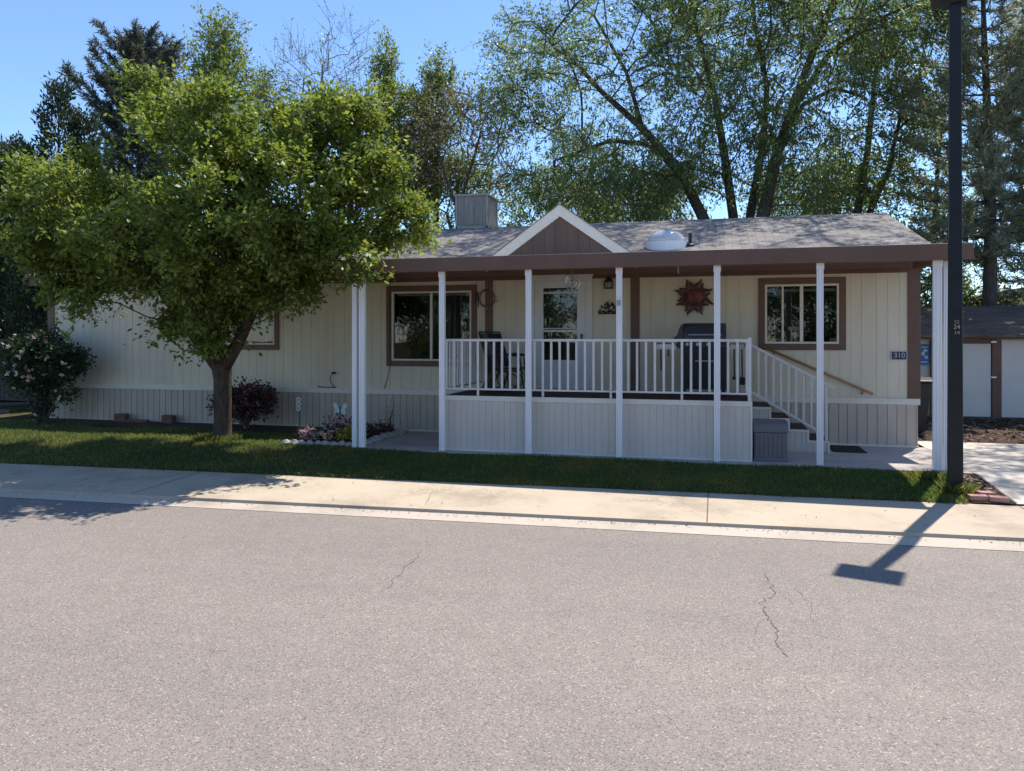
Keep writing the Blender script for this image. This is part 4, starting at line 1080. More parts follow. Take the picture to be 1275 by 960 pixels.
# twig wreath on the batten
wr_ = thing('twig_wreath', 'airy ring wreath of thin twigs hanging on the brown batten', 'wreath', (-4.12, W - 0.05, 2.35))
m_ = MB(); r2 = random.Random(9)
for k in range(3):
    m_.tube([(-4.12 + (0.135 + 0.01 * k) * math.cos(a) + r2.uniform(-.008, .008), W - 0.045 - 0.012 * k, 2.53 + (0.15 + 0.01 * k) * math.sin(a)) for a in np.linspace(0, 2 * PI, 25)], 0.005, 5, cap=False)
m_.build('ring', M['twig'], wr_)
m_ = MB()
for k in range(70):
    a = r2.uniform(0, 2 * PI); x, z = -4.12 + 0.14 * math.cos(a), 2.53 + 0.155 * math.sin(a); b = a + r2.uniform(-1.0, 1.0); L = r2.uniform(0.03, 0.085)
    m_.tube([(x, W - 0.05, z), (x + L * math.cos(b), W - 0.055 - r2.uniform(0, .03), z + L * math.sin(b))], [0.004, 0.002], 4)
m_.build('sprigs', M['curtain'], wr_)
MB().tube([(-4.12, W - 0.03, 2.90), (-4.12, W - 0.045, 2.70)], 0.004, 5).build('hanger', M['curtain'], wr_)
ch = thing('wind_chime', 'dark slim wind chime hanging beside the wreath', 'wind chime', (-4.155, 13.4, 2.5))
MB().tube([(-4.20, 13.40, 2.62), (-4.20, 13.40, 2.95)], 0.003, 5).lathe([(0.04, 0), (0.04, 0.015)], (-4.20, 13.40, 2.605), 10).build('top_disc', M['black'], ch)
m_ = MB()
for k in range(5):
    a = 2 * PI * k / 5; m_.tube([(-4.20 + 0.03 * math.cos(a), 13.40 + 0.03 * math.sin(a), 2.60), (-4.20 + 0.03 * math.cos(a), 13.40 + 0.03 * math.sin(a), 2.34 + 0.03 * k)], 0.007, 6)
m_.build('chime_tubes', M['black'], ch)
# hanging wind spinner in front of the door
ws = thing('wind_spinner', 'silver ring wind spinner hanging from the awning before the door', 'wind spinner', (-2.28, 12.5, 2.5))
sx = -2.28; sz = 2.70
MB().tube([(sx, 12.5, 2.98), (sx, 12.5, 2.83)], 0.004, 5).build('hook', M['silver'], ws)
MB().tube([(sx + 0.125 * math.cos(a), 12.5, sz + 0.125 * math.sin(a)) for a in np.linspace(0, 2 * PI, 29)], 0.011, 6, cap=False).tube([(sx - 0.02 + 0.085 * math.cos(a), 12.5 + 0.03, sz + 0.085 * math.sin(a)) for a in np.linspace(0, 2 * PI, 25)], 0.009, 6, cap=False).build('ring', M['silver'], ws)
m_ = MB(); vs = []
for i in range(13):
    t = i / 12; a = t * 2.6 * PI
    vs += [(sx + 0.03 * math.cos(a), 12.5 + 0.03 * math.sin(a), sz + 0.13 - 0.27 * t), (sx - 0.03 * math.cos(a), 12.5 - 0.03 * math.sin(a), sz + 0.13 - 0.27 * t)]
m_._add(vs, [(2 * i, 2 * i + 1, 2 * i + 3, 2 * i + 2) for i in range(12)]); m_.build('spiral', M['silver'], ws)
MB().lathe([(0.0, -0.03), (0.026, -0.012), (0.03, 0.0), (0.026, 0.015), (0.0, 0.03)], (sx, 12.5, sz - 0.16), 12).build('bead', M['silver'], ws, smooth=True)
# thin white wire hook
hk = MB().tube([(-0.60, 11.9, 2.99), (-0.55, 11.9, 2.86), (-0.545, 11.9, 2.76)], 0.004, 5).tube([(-0.53, 11.9, 2.99), (-0.55, 11.9, 2.86)], 0.004, 5)
tag(hk.build('wire_hook', M['numeral'], base=(-0.55, 11.9, 2.99)), 'thin white Y-shaped wire hook hanging under the awning above the sun', 'hook')
# house number
hn = thing('house_number', 'slate-blue house number plate reading 310 on the wall corner', 'number plate', (2.91, W - 0.01, 1.43))
MB().box(2.775, 3.025, W - 0.014, W - 0.002, 1.425, 1.578).build('plate', M['numberplate'], hn, bevel=0.004)
frame_mb(MB(), 2.787, 3.013, 1.437, 1.566, 0.012, W - 0.02, W - 0.0145).build('border', M['signlight'], hn)
add_text('310', 0.115, (2.905, W - 0.018, 1.502), M['curtain2'], hn)
# outlet, cable on the wall
oc = thing('wall_faucet', 'dark faucet with a thin looping cable on the cream wall', 'faucet', (-7.25, W - 0.03, 0.8))
MB().tube([(-7.27, W - 0.002, 1.10), (-7.27, W - 0.07, 1.10)], 0.022, 8).box(-7.30, -7.23, W - 0.085, W - 0.07, 1.085, 1.12).build('spigot', M['black'], oc)
MB().tube([(-7.29, W - 0.05, 1.09), (-7.36, W - 0.03, 1.02), (-7.35, W - 0.03, 0.92), (-7.28, W - 0.05, 0.84), (-7.22, W - 0.06, 0.815), (-7.45, W - 0.06, 0.813), (-7.62, W - 0.055, 0.83)], 0.008, 6).build('hose', M['black'], oc)
cb = MB().tube([(-6.08, W - 0.04, 2.94), (-6.085, W - 0.04, 1.9), (-6.09, W - 0.035, 1.25), (-6.13, W - 0.03, 1.05), (-6.20, W - 0.03, 0.81)], 0.0065, 6)
tag(cb.build('cable', M['black'], base=(-6.1, W - 0.04, 0.81)), 'thin black cable running down the wall past the window edge', 'cable')

# evaporative cooler on the roof
cl_ = thing('rooftop_cooler', 'boxy weathered beige evaporative cooler standing on the roof ridge', 'air cooler', (-5.85, 18.65, 4.4))
cx0, cx1, cy0, cy1, cz0, cz1 = -6.27, -5.43, 18.2, 19.12, 4.50, 5.30
MB().box(cx0 + 0.03, cx1 - 0.03, cy0 + 0.03, cy1 - 0.03, cz0, cz1).build('body', M['cooler'], cl_)
m_ = MB()
for x in (cx0, cx1 - 0.05):
    for y in (cy0, cy1 - 0.05): m_.box(x, x + 0.05, y, y + 0.05, cz0 - 0.16, cz1)
m_.box(cx0 - 0.02, cx1 + 0.02, cy0 - 0.02, cy1 + 0.02, cz1, cz1 + 0.05).box(cx0, cx1, cy0, cy0 + 0.029, cz0 - 0.03, cz0 + 0.06)
m_.build('casing', M['cooler'], cl_, bevel=0.005)
m_ = MB()
for k in range(20): m_.box(cx0 + 0.07 + k * 0.036, cx0 + 0.088 + k * 0.036, cy0 + 0.016, cy0 + 0.0295, cz0 + 0.07, cz1 - 0.01)
for k in range(20): m_.box(cx1 - 0.0295, cx1 - 0.016, cy0 + 0.08 + k * 0.04, cy0 + 0.1 + k * 0.04, cz0 + 0.07, cz1 - 0.01)
m_.build('ribs', M['cooler'], cl_)
m_ = MB(); 
for a, b in ((-5.98, -5.80), (-5.76, -5.58)):
    m_.box(a, b, cy0 + 0.004, cy0 + 0.012, cz0 + 0.10, cz0 + 0.52)
    for k in range(8): m_._add([(a + .01, cy0 + 0.003, cz0 + 0.12 + k * .05), (b - .01, cy0 + 0.003, cz0 + 0.12 + k * .05), (b - .01, cy0 - 0.015, cz0 + 0.15 + k * .05), (a + .01, cy0 - 0.015, cz0 + 0.15 + k * .05)], [(0, 1, 2, 3)])
m_.build('louvre_panel', M['cooler'], cl_)

# ================================================================== LAMP POST
LX, LY = 2.83, 10.50
lp = thing('lamp_post', 'tall black square lamp post at the lawn corner with yellow numerals', 'lamp post', (LX, LY, -0.13))
ppm = MB(); r0, r1 = 0.083, 0.062
yw = -0.17
def sq(r, z): return [(LX + r * 1.414 * math.cos(yw + PI / 4 + k * PI / 2), LY + r * 1.414 * math.sin(yw + PI / 4 + k * PI / 2), z) for k in range(4)]
ppm._add(sq(r0, -0.2) + sq(r1, 5.93), [(3, 2, 1, 0), (4, 5, 6, 7), (0, 1, 5, 4), (1, 2, 6, 5), (2, 3, 7, 6), (3, 0, 4, 7)])
ppm.build('pole', M['pole'], lp, bevel=0.012)
hd = MB()
def rect(w, d, z, a=-0.30):
    return [(LX + x * math.cos(a) - y * math.sin(a), LY + x * math.sin(a) + y * math.cos(a), z) for x, y in ((-w, -d), (w, -d), (w, d), (-w, d))]
hd._add(rect(0.13, 0.11, 5.86) + rect(0.17, 0.14, 5.93), [(3, 2, 1, 0), (4, 5, 6, 7), (0, 1, 5, 4), (1, 2, 6, 5), (2, 3, 7, 6), (3, 0, 4, 7)])
hd.build('neck', M['pole'], lp)
hd = MB(); hd._add(rect(0.26, 0.19, 5.932) + rect(0.275, 0.205, 6.02) + rect(0.24, 0.17, 6.09), [(3, 2, 1, 0), (0, 1, 5, 4), (1, 2, 6, 5), (2, 3, 7, 6), (3, 0, 4, 7), (4, 5, 9, 8), (5, 6, 10, 9), (6, 7, 11, 10), (7, 4, 8, 11), (8, 9, 10, 11)])
hd.build('lamp_head', M['pole'], lp)
for i, (t, z, s) in enumerate((('22', 1.985, 0.055), ('24', 1.925, 0.072), ('14', 1.855, 0.062))):
    rr_ = 0.0785
    o = add_text(t, s, (LX + rr_ * math.sin(yw) + 0.012, LY - rr_ * math.cos(yw), z), M['goldnum'], lp)
    P_ = Matrix.Translation(Vector((LX + rr_ * math.sin(yw) + 0.012, LY - rr_ * math.cos(yw), z)) - root_loc(lp))
    o.data.transform(P_ @ Matrix.Rotation(yw, 4, 'Z') @ P_.inverted())

# ================================================================== FLOWER BED
fb = MB(); n = 10
for i in range(n):
    for j in range(n):
        def pz(a, b):
            u = -7.02 + 1.33 * a; v = 11.66 + 2.1 * b; return (u, v, 0.02 + 0.11 * (math.sin(PI * a) * math.sin(PI * min(1, b + 0.15))) + 0.015 * math.sin(9 * a + 7 * b))
        fb.quad(pz(i / n, j / n), pz((i + 1) / n, j / n), pz((i + 1) / n, (j + 1) / n), pz(i / n, (j + 1) / n))
struct('flower_bed_soil', fb, M['soil'])
rs_ = np.random.default_rng(21)
def stone(u, v, r, label, z=0.0):
    n = 9; vs = []; m_ = MB(); k = rs_.uniform(0.7, 1.25, (5, n))
    for i in range(5):
        t = i / 4; rad = math.sin(PI * (0.18 + 0.80 * t)) if i < 4 else 0.25
        for j in range(n):
            a = 2 * PI * j / n; vs.append((u + math.cos(a) * r * 1.15 * rad * k[i, j], v + math.sin(a) * r * 0.8 * rad * k[i, j], z - 0.02 + r * 1.05 * t * (0.9 + 0.1 * k[i, j])))
    m_._add(vs, [(i * n + j, i * n + (j + 1) % n, (i + 1) * n + (j + 1) % n, (i + 1) * n + j) for i in range(4) for j in range(n)] + [tuple(range(4 * n, 5 * n)), tuple(range(n))[::-1]])
    o = m_.build('edging_stone', M['stone'], base=(u, v, z - 0.02), bevel=0.008)
    tag(o, label, 'stone', 'pale stones edging the flower bed'); return o
for i, u in enumerate(np.linspace(-7.0, -5.83, 9)):
    stone(u, 11.60 + 0.02 * math.sin(i * 2), 0.095 + 0.018 * math.sin(i * 3.1), 'rough pale stone in the front row edging the flower bed by the lawn')
for i, v in enumerate(np.linspace(11.72, 13.45, 10)):
    stone(-5.70 + 0.03 * math.sin(i), v, 0.105 + 0.018 * math.cos(i * 2.3), 'rough pale stone in the side row edging the flower bed by the patio')
bush('petunia', 'large pink petunia clump at the left end of the flower bed', (-6.72, 11.92, 0.05), [(0, 0, 0.09, 0.19, 0.16, 0.10), (0.12, -0.08, 0.06, 0.13, 0.11, 0.07)], M['leaf_rose'], 31, 700, 0.05, 0.03, 'flower', 5, [(M['petalpink'], 70, 0.042)], 'flowers in the bed by the patio')
bush('petunia', 'white and pale pink petunias just right of the large pink clump', (-6.42, 11.86, 0.06), [(0, 0, 0.08, 0.13, 0.12, 0.09)], M['leaf_rose'], 32, 400, 0.05, 0.03, 'flower', 4, [(M['petalwhite'], 34, 0.044)], 'flowers in the bed by the patio')
bush('petunia', 'tall pink petunias standing behind the white ones in the bed', (-6.38, 12.25, 0.08), [(0, 0, 0.16, 0.26, 0.2, 0.16), (0.2, 0.05, 0.11, 0.15, 0.15, 0.11)], M['leaf_rose'], 33, 700, 0.05, 0.03, 'flower', 6, [(M['petalpink'], 60, 0.042), (M['petalwhite'], 34, 0.038)], 'flowers in the bed by the patio')
bush('coleus', 'low yellow-green coleus plant in the middle of the flower bed', (-6.02, 11.92, 0.06), [(0, 0, 0.07, 0.19, 0.14, 0.09), (0.1, 0.1, 0.08, 0.12, 0.1, 0.08)], M['petalyellow'], 34, 900, 0.055, 0.04, 'flower', 5, None, 'flowers in the bed by the patio')
bush('geranium', 'reddish-leaved geranium behind the yellow-green plant', (-5.98, 12.35, 0.08), [(0, 0, 0.08, 0.20, 0.15, 0.09)], M['leaf_red'], 35, 600, 0.05, 0.035, 'flower', 5, [(M['petaldarkpink'], 10, 0.03)], 'flowers in the bed by the patio')
bush('lobelia', 'low dark trailing plant along the right side stones', (-5.86, 12.75, 0.06), [(0, 0.1, 0.06, 0.13, 0.4, 0.08)], M['leaf_red'], 36, 700, 0.045, 0.03, 'flower', 5, [(M['petalwhite'], 7, 0.022)], 'flowers in the bed by the patio')
# garden ornaments on stakes
BX = at(424, 520, 13.0).x
bt = thing('butterfly_stake', 'pale teal butterfly ornament on a stake above the flower bed', 'garden ornament', (BX, 13.0, 0.0))
MB().tube([(BX, 13.0, 0.0), (BX, 13.0, 0.44)], 0.006, 6).tube([(BX, 12.99, 0.40), (BX, 12.985, 0.52)], [0.012, 0.006], 6).build('stake', M['black'], bt)
for s in (-1, 1):
    wp = [(0.0, 0.45), (0.05, 0.56), (0.13, 0.60), (0.12, 0.50), (0.08, 0.47), (0.11, 0.42), (0.07, 0.36), (0.0, 0.42)]
    MB().prism([(BX + s * (0.012 + x), z) for x, z in wp], 'y', 12.985, 12.993).build('wing', M['teal'], bt)
gs = thing('flower_stake', 'white flower ornament with a dark centre on a thin stake near the wall', 'garden ornament', (-7.75, 13.30, 0.0))
MB().tube([(-7.75, 13.3, 0), (-7.75, 13.3, 0.46)], 0.007, 6).build('stake', M['black'], gs)
for z in (0.43, 0.52, 0.60):
    m_ = MB()
    for k in range(7):
        a = 2 * PI * k / 7 + z * 9; m_.tube([(-7.75, 13.285, z), (-7.75 + 0.05 * math.cos(a), 13.275, z + 0.05 * math.sin(a))], [0.006, 0.018], 5)
    m_.build('petals', M['numeral'], gs)
    MB().lathe([(0, -0.016), (0.018, 0), (0, 0.016)], (-7.75, 13.262, z), 8).build('centre', M['black'], gs)
bush('wispy_plant', 'thin wispy grey-green plant against the skirting right of the awning post', (-5.92, 13.45, 0.02), [(0, 0, 0.42, 0.13, 0.08, 0.25), (0.05, 0, 0.2, 0.1, 0.06, 0.15)], M['wispy'], 38, 150, 0.05, 0.014, 'plant', 5)
# blocks along the skirting
for i, (u, lab) in enumerate(((-12.12, 'brown block against the skirting, the one nearer the rose bush'), (-10.95, 'brown block against the skirting, the one nearer the tree trunk'))):
    o = MB().box(-0.135, 0.135, -0.07, 0.07, 0, 0.17).build('block', M['rustblock'], bevel=0.015)
    o.location = (u, 13.62, 0.02); o.rotation_euler = (0, 0, 0.08 * (1 - 2 * i)); tag(o, lab, 'block', 'brown blocks by the skirting')
o = MB().box(-0.26, 0.26, -0.06, 0.06, 0, 0.055).build('paver', M['rustblock'], bevel=0.012); o.location = (-11.7, 13.6, 0.02); tag(o, 'low flat paver lying right of the first brown block', 'paver')
# shrubs at the wall
bush('rose_bush', 'big dark rose bush with pale pink blooms at the house corner', (-13.75, 13.15, 0.0),
     [(-0.15, 0, 1.42, 0.72, 0.45, 0.42), (0.62, -0.05, 1.30, 0.45, 0.35, 0.36), (-0.30, 0.0, 1.05, 0.55, 0.4, 0.35), (0.15, 0, 0.95, 0.42, 0.35, 0.35), (0.95, 0.05, 1.32, 0.25, 0.22, 0.24), (0.1, 0, 0.52, 0.26, 0.24, 0.4), (0.75, -0.1, 0.62, 0.22, 0.18, 0.14), (0.25, 0, 1.75, 0.35, 0.3, 0.18)],
     M['leaf_rose'], 41, 15000, 0.075, 0.042, 'rose bush', 16, [(M['petalwhite'], 50, 0.068), (M['petalpink'], 9, 0.055)])
bush('barberry', 'burgundy-leaved shrub with dull pink blooms beside the tree trunk', (-8.92, 13.30, 0.02),
     [(-0.05, 0, 0.50, 0.40, 0.32, 0.34), (0.36, 0, 0.55, 0.28, 0.25, 0.28), (-0.42, 0, 0.48, 0.28, 0.22, 0.26), (0.1, 0, 0.72, 0.25, 0.22, 0.15)],
     M['leaf_red'], 42, 4200, 0.07, 0.042, 'shrub', 14, [(M['petaldarkpink'], 40, 0.05)])

# ================================================================== NEIGHBOURING SHED, BIN, FENCE
SHV = 18.95
sh = thing('garden_shed', 'low cream shed with white doors, brown posts and dark shingle roof', 'shed', (6.5, SHV, 0))
def su(px): return at(px, 470, SHV).x
MB().box(3.75, 9.6, SHV + 0.06, SHV + 0.12, 0.0, 1.75).box(3.75, 3.82, SHV + 0.121, 22.8, 0, 1.75).build('wall', M['shedwall'], sh)
MB().box(su(1183), su(1234), SHV + 0.0, SHV + 0.055, 0.06, 1.66).build('door', M['sheddoor'], sh, bevel=0.006)
MB().box(su(1247), su(1300), SHV + 0.0, SHV + 0.055, 0.06, 1.74).build('door', M['sheddoor'], sh, bevel=0.006)
for a, b in ((1158.5, 1163), (1235, 1246)): MB().box(su(a), su(b), SHV - 0.03, SHV + 0.058, 0.0, 1.76).build('post', M['brown'], sh)
MB().box(su(1163), su(1234.5), SHV - 0.01, SHV + 0.058, 1.665, 1.76).box(3.7, 9.6, SHV - 0.08, SHV + 0.05, 1.765, 1.88).build('header', M['brown'], sh)
MB().box(3.75, 9.6, SHV - 0.05, SHV + 0.058, -0.05, 0.055).build('sill_beam', M['fencewood'], sh)
for z, r in ((0.93, 0), (1.70, 0.0)):
    MB().box(su(1233), su(1240), SHV - 0.045, SHV - 0.031, z - 0.015, z + 0.015).build('hasp' if z < 1 else 'hinge', M['steel'], sh)
MB().prism([(SHV - 0.35, 1.86), (22.2, 2.60), (25, 2.0), (25, 1.94), (22.2, 2.52), (SHV - 0.35, 1.80)], 'x', 3.55, 9.9).build('roof', M['shingledark'], sh)
sg = thing('oval_sign', 'blue upright oval sign on the cream shed wall', 'sign', (4.45, SHV, 1.3))
c0 = at(1151.5, 441.5, SHV); sgm = MB()
ov = [(c0.x + 0.145 * math.copysign(abs(math.cos(a)) ** 0.6, math.cos(a)), c0.z + 0.235 * math.copysign(abs(math.sin(a)) ** 0.75, math.sin(a))) for a in np.linspace(0, 2 * PI, 29)[:-1]]
sgm.prism(ov, 'y', SHV + 0.03, SHV + 0.058).build('board', M['signblue'], sg)
m_ = MB()
for dx, dz, w, h in ((0, 0.165, 0.09, 0.014), (0.02, 0.09, 0.045, 0.035), (-0.03, 0.02, 0.04, 0.05), (0.035, -0.06, 0.04, 0.04), (0, -0.165, 0.09, 0.014)):
    m_.prism([(c0.x + dx + w * math.cos(a), c0.z + dz + h * math.sin(a)) for a in np.linspace(0, 2 * PI, 11)[:-1]], 'y', SHV + 0.024, SHV + 0.029)
m_.build('emblem', M['signlight'], sg)
# bin
bn = thing('wheelie_bin', 'dark wheeled rubbish bin behind the house corner', 'bin', (3.52, 15.9, 0))
m_ = MB(); m_._add([(3.28, 15.6, 0.06), (3.72, 15.6, 0.06), (3.72, 16.1, 0.06), (3.28, 16.1, 0.06), (3.22, 15.5, 0.97), (3.80, 15.5, 0.97), (3.80, 16.15, 0.97), (3.22, 16.15, 0.97)], [(3, 2, 1, 0), (4, 5, 6, 7), (0, 1, 5, 4), (1, 2, 6, 5), (2, 3, 7, 6), (3, 0, 4, 7)])
m_.build('body', M['black'], bn, bevel=0.02)
MB().prism([(15.46, 0.975), (15.46, 1.01), (15.8, 1.06), (16.2, 1.02), (16.2, 0.975)], 'x', 3.19, 3.86).build('lid', M['black'], bn, bevel=0.01)
for x in (3.30, 3.74):
    MB().tube([(x - 0.03, 16.1, 0.11), (x + 0.03, 16.1, 0.11)], 0.11, 16).build('wheel', M['black'], bn)
MB().tube([(3.25, 16.2, 0.95), (3.25, 16.27, 0.93), (3.80, 16.27, 0.93), (3.80, 16.2, 0.95)], 0.014, 6).build('handle', M['black'], bn)
# rear building with a green roof
gb = thing('rear_house', 'low green-roofed neighbouring house behind the shed', 'house', (9, 27, 0))
MB().box(4.6, 14, 27.3, 32, 0, 2.45).build('wall', M['shedwall'], gb)
a_ = at(1190, 380, 27.0); 
MB().prism([(4.2, 2.35), (9.2, 3.35), (14.3, 2.35), (14.3, 2.25), (9.2, 3.23), (4.2, 2.25)], 'y', 26.9, 32.4).build('roof', M['greenroof'], gb)
MB().prism([(4.4, 2.35), (9.2, 3.23), (14, 2.35)], 'y', 27.2, 27.29).build('gable', M['greenroof'], gb)
# wooden fence on the left
fn = thing('board_fence', 'dark weathered board fence left of the house behind the roses', 'fence', (-18, 17.2, 0))
m_ = MB()
for k in range(70):
    u = -25 + k * 0.145
    if u < -14.9: m_.box(u, u + 0.135, 17.2, 17.22, 0.04, 1.75 + 0.02 * math.sin(k * 2.1))
m_.build('boards', M['fencewood'], fn)
for u in (-24.6, -22.2, -19.8, -17.4, -15.1): MB().box(u - 0.05, u + 0.05, 17.225, 17.32, 0, 1.8).build('post', M['fencewood'], fn)
for i, (a, b, z) in enumerate(((gr(0, 506, .02), gr(36, 503, .02), 0.0), (gr(0, 516, 0), gr(12, 514, 0), 0.0))):
    o = MB().beam((a.x - 0.6, a.y, 0.04), (b.x, b.y, 0.04), 0.09, 0.07).build('timber_edging', M['box'], base=(a.x, a.y, 0.0))
    tag(o, ('long pale timber edging on the ground before the fence', 'short pale timber edging nearer the lawn')[i], 'timber', 'timber edging by the fence')

# ================================================================== TREES
# front-yard tree
tb_ = (-8.47, 11.93, -0.04)
def T(px, py, v): return tuple(at(px, py, v))
b0 = np.array(tb_)
trk = [(-8.47, 11.93, -0.10, 0.235), (-8.47, 11.93, 0.10, 0.175), (-8.46, 11.92, 0.5, 0.155), (-8.45, 11.90, 1.05, 0.160), (-8.46, 11.88, 1.35, 0.19)]
lim1 = [(-8.50, 11.87, 1.25, 0.12), (-8.85, 11.75, 1.75, 0.105), (-9.35, 11.55, 2.5, 0.08), (-9.8, 11.3, 3.3, 0.05)]
lim2 = [(-8.42, 11.87, 1.25, 0.125), (-8.05, 11.82, 1.75, 0.11), (-7.60, 11.7, 2.5, 0.085), (-7.1, 11.7, 3.6, 0.055)]
lim3 = [(-8.46, 11.85, 1.3, 0.10), (-8.5, 11.4, 2.1, 0.085), (-8.4, 11.1, 3.2, 0.065), (-8.3, 11.0, 4.6, 0.04)]
lim4 = [(-8.48, 11.90, 1.3, 0.085), (-8.7, 12.1, 2.2, 0.07), (-8.9, 12.1, 3.3, 0.05), (-8.7, 12.0, 4.4, 0.03)]
def E(px, py, v, rpx, rpy, rv, n, lo=0.3):
    c = at(px, py, v); dpt = v / ((px - CX) / FPX * sy_ + cy_)
    return (c.x, c.y, c.z, rpx / FPX * dpt, rv, rpy / FPX * dpt, n, lo)
env = [E(270, 265, 11.1, 185, 110, 2.1, 105, .35), E(390, 245, 11.5, 85, 85, 1.3, 40), E(455, 270, 12.0, 52, 47, 1.0, 22), E(125, 270, 11.2, 75, 60, 1.4, 34), E(75, 315, 11.1, 45, 35, 1.0, 14),
       E(200, 345, 11.3, 115, 45, 1.5, 42), E(325, 325, 11.3, 60, 28, 1.2, 17), E(115, 358, 11.2, 45, 18, 0.9, 9), E(300, 185, 11.2, 105, 50, 1.5, 34), E(425, 155, 11.6, 40, 32, .8, 13), E(470, 205, 12.0, 25, 30, .6, 8), E(205, 150, 11.2, 30, 28, .7, 7), E(185, 112, 11.2, 14, 14, .3, 3),
       E(400, 315, 11.3, 45, 20, .6, 9), E(440, 332, 11.0, 18, 10, .25, 3), E(205, 395, 11.3, 35, 14, .6, 6), E(62, 225, 11.3, 28, 18, .6, 6), E(500, 288, 12.0, 26, 16, .5, 6), E(272, 385, 11.3, 30, 16, .5, 5), E(355, 362, 11.3, 20, 8, .3, 2), E(260, 310, 11.3, 120, 60, 1.5, 40, 0.), E(268, 412, 11.5, 24, 12, .35, 4, 0.)]
def mask_front(p): return in_house(p) | ((p[..., 1] > 13.3) & (p[..., 2] < 3.7))
tree('shade_tree', 'broad yellow-green shade tree standing on the front lawn', tb_, [trk, lim1, lim2, lim3, lim4], env, M['leaf_front'], M['bark'], 11, 0.10, 0.46, nscale=0.90, carve=(0.95, 0.26), shoot=0.14, twigs=26, twig_len=0.38, per=17, ll=0.094, lw=0.055, droop=0.10, upb=1.3, mask=mask_front, curve=0.25, outw=0.55, twigw=0.004, zs=0.55)

# tall broad-leaved trees behind the house
VB = 23.2
def trunk_px(pts, v): return [(*at(x, y, v), r) for x, y, r in pts]
def gbase(px, v): q = at(px, 420, v); return (q.x, v, 0.0)
def stem(px0, v, pts):
    b = gbase(px0, v); return [(b[0], v, -0.1, pts[0][2] * 1.15)] + trunk_px(pts, v)
tree('locust_tree', 'tall airy tree with a trunk leaning left behind the gable', gbase(905, VB),
     [stem(905, VB, [(885, 290, 0.178), (845, 210, 0.148), (800, 160, 0.111), (750, 115, 0.081), (700, 60, 0.052)]), trunk_px([(850, 222, 0.089), (810, 180, 0.074), (760, 175, 0.059), (690, 200, 0.037)], VB), trunk_px([(800, 160, 0.074), (780, 90, 0.059), (740, 20, 0.037)], VB)],
     [E(740, 95, VB, 125, 105, 3.2, 120, .3), E(690, 190, VB - .5, 90, 60, 2.4, 50), E(760, 215, VB, 110, 60, 2.6, 60), E(760, -20, VB - .8, 120, 70, 4.6, 70), E(655, 120, VB, 40, 70, 1.4, 22), E(640, 45, VB, 30, 35, 1.2, 9), E(850, 60, VB, 80, 90, 2.4, 50)],
     M['leaf_ash'], M['barkdark'], 151, 0.08, 0.95, nscale=0.95, carve=(0.48, 0.32), twigs=14, twig_len=0.85, per=15, ll=0.13, lw=0.044, shoot=0.10, zs=0.5, jit=0.38, dj=0.5, droop=0.35, curve=0.3, twigw=0.007)
tree('locust_tree', 'tall airy tree with several upright trunks above the skylight', gbase(918, VB + .6),
     [stem(918, VB + .6, [(915, 285, 0.155), (903, 200, 0.126), (890, 120, 0.089), (868, 40, 0.059), (850, -60, 0.037)]), stem(925, VB + .9, [(932, 280, 0.148), (950, 180, 0.111), (955, 110, 0.081), (940, 30, 0.059), (930, -70, 0.037)])],
     [E(900, 40, VB + .6, 105, 110, 3.0, 110, .3), E(880, 170, VB + .4, 75, 60, 2.4, 46), E(900, -80, VB - .6, 120, 60, 4.8, 70), E(960, 190, VB + .5, 60, 60, 2.0, 34), E(830, 225, VB + .3, 60, 40, 2, 26)],
     M['leaf_ash'], M['barkdark'], 52, 0.075, 0.95, nscale=0.95, carve=(0.48, 0.32), twigs=14, twig_len=0.85, per=15, ll=0.13, lw=0.044, shoot=0.10, zs=0.5, jit=0.38, dj=0.5, droop=0.35, curve=0.3, twigw=0.007)
tree('locust_tree', 'tall airy tree with a thick trunk leaning right behind the roof', gbase(938, VB - .3),
     [stem(938, VB - .3, [(948, 278, 0.200), (968, 190, 0.163), (990, 125, 0.133), (1012, 65, 0.104), (1045, -10, 0.074), (1060, -80, 0.044)]), trunk_px([(985, 140, 0.096), (1030, 70, 0.074), (1090, 25, 0.052), (1150, 0, 0.030)], VB - .3), trunk_px([(972, 175, 0.074), (1000, 130, 0.067), (1040, 110, 0.052), (1075, 120, 0.030)], VB - .3)],
     [E(1040, 10, VB - .3, 120, 75, 3.0, 110, .3), E(1000, 110, VB - .3, 90, 70, 2.6, 50), E(1120, 20, VB - .3, 75, 45, 2.0, 34), E(1060, -80, VB - .8, 120, 55, 4.8, 65), E(985, 215, VB, 55, 45, 1.8, 22)],
     M['leaf_ash'], M['barkdark'], 53, 0.08, 0.95, nscale=0.95, carve=(0.48, 0.32), twigs=14, twig_len=0.85, per=15, ll=0.13, lw=0.044, shoot=0.10, zs=0.5, jit=0.38, dj=0.5, droop=0.4, curve=0.3, twigw=0.007)
tree('elm_tree', 'slimmer upright tree with forked trunk near the roof end', gbase(1062, VB + 2.2),
     [stem(1062, VB + 2.2, [(1066, 275, 0.126), (1080, 190, 0.096), (1088, 110, 0.067), (1095, 50, 0.037)]), stem(1068, VB + 2.0, [(1078, 275, 0.104), (1105, 215, 0.074), (1120, 150, 0.052), (1128, 90, 0.030)])],
     [E(1085, 150, VB + 2.1, 55, 105, 2.0, 90, .2), E(1060, 230, VB + 2.1, 70, 45, 2.0, 36), E(1120, 120, VB + 2, 28, 60, 1.2, 20), E(1090, 75, VB + 2, 30, 35, 1.2, 12)],
     M['leaf_poplar'], M['barkdark'], 54, 0.07, 0.85, nscale=0.85, carve=(0.5, 0.34), twigs=15, twig_len=0.62, per=12, ll=0.125, lw=0.058, shoot=0.1, droop=0.1, curve=0.2, twigw=0.007)
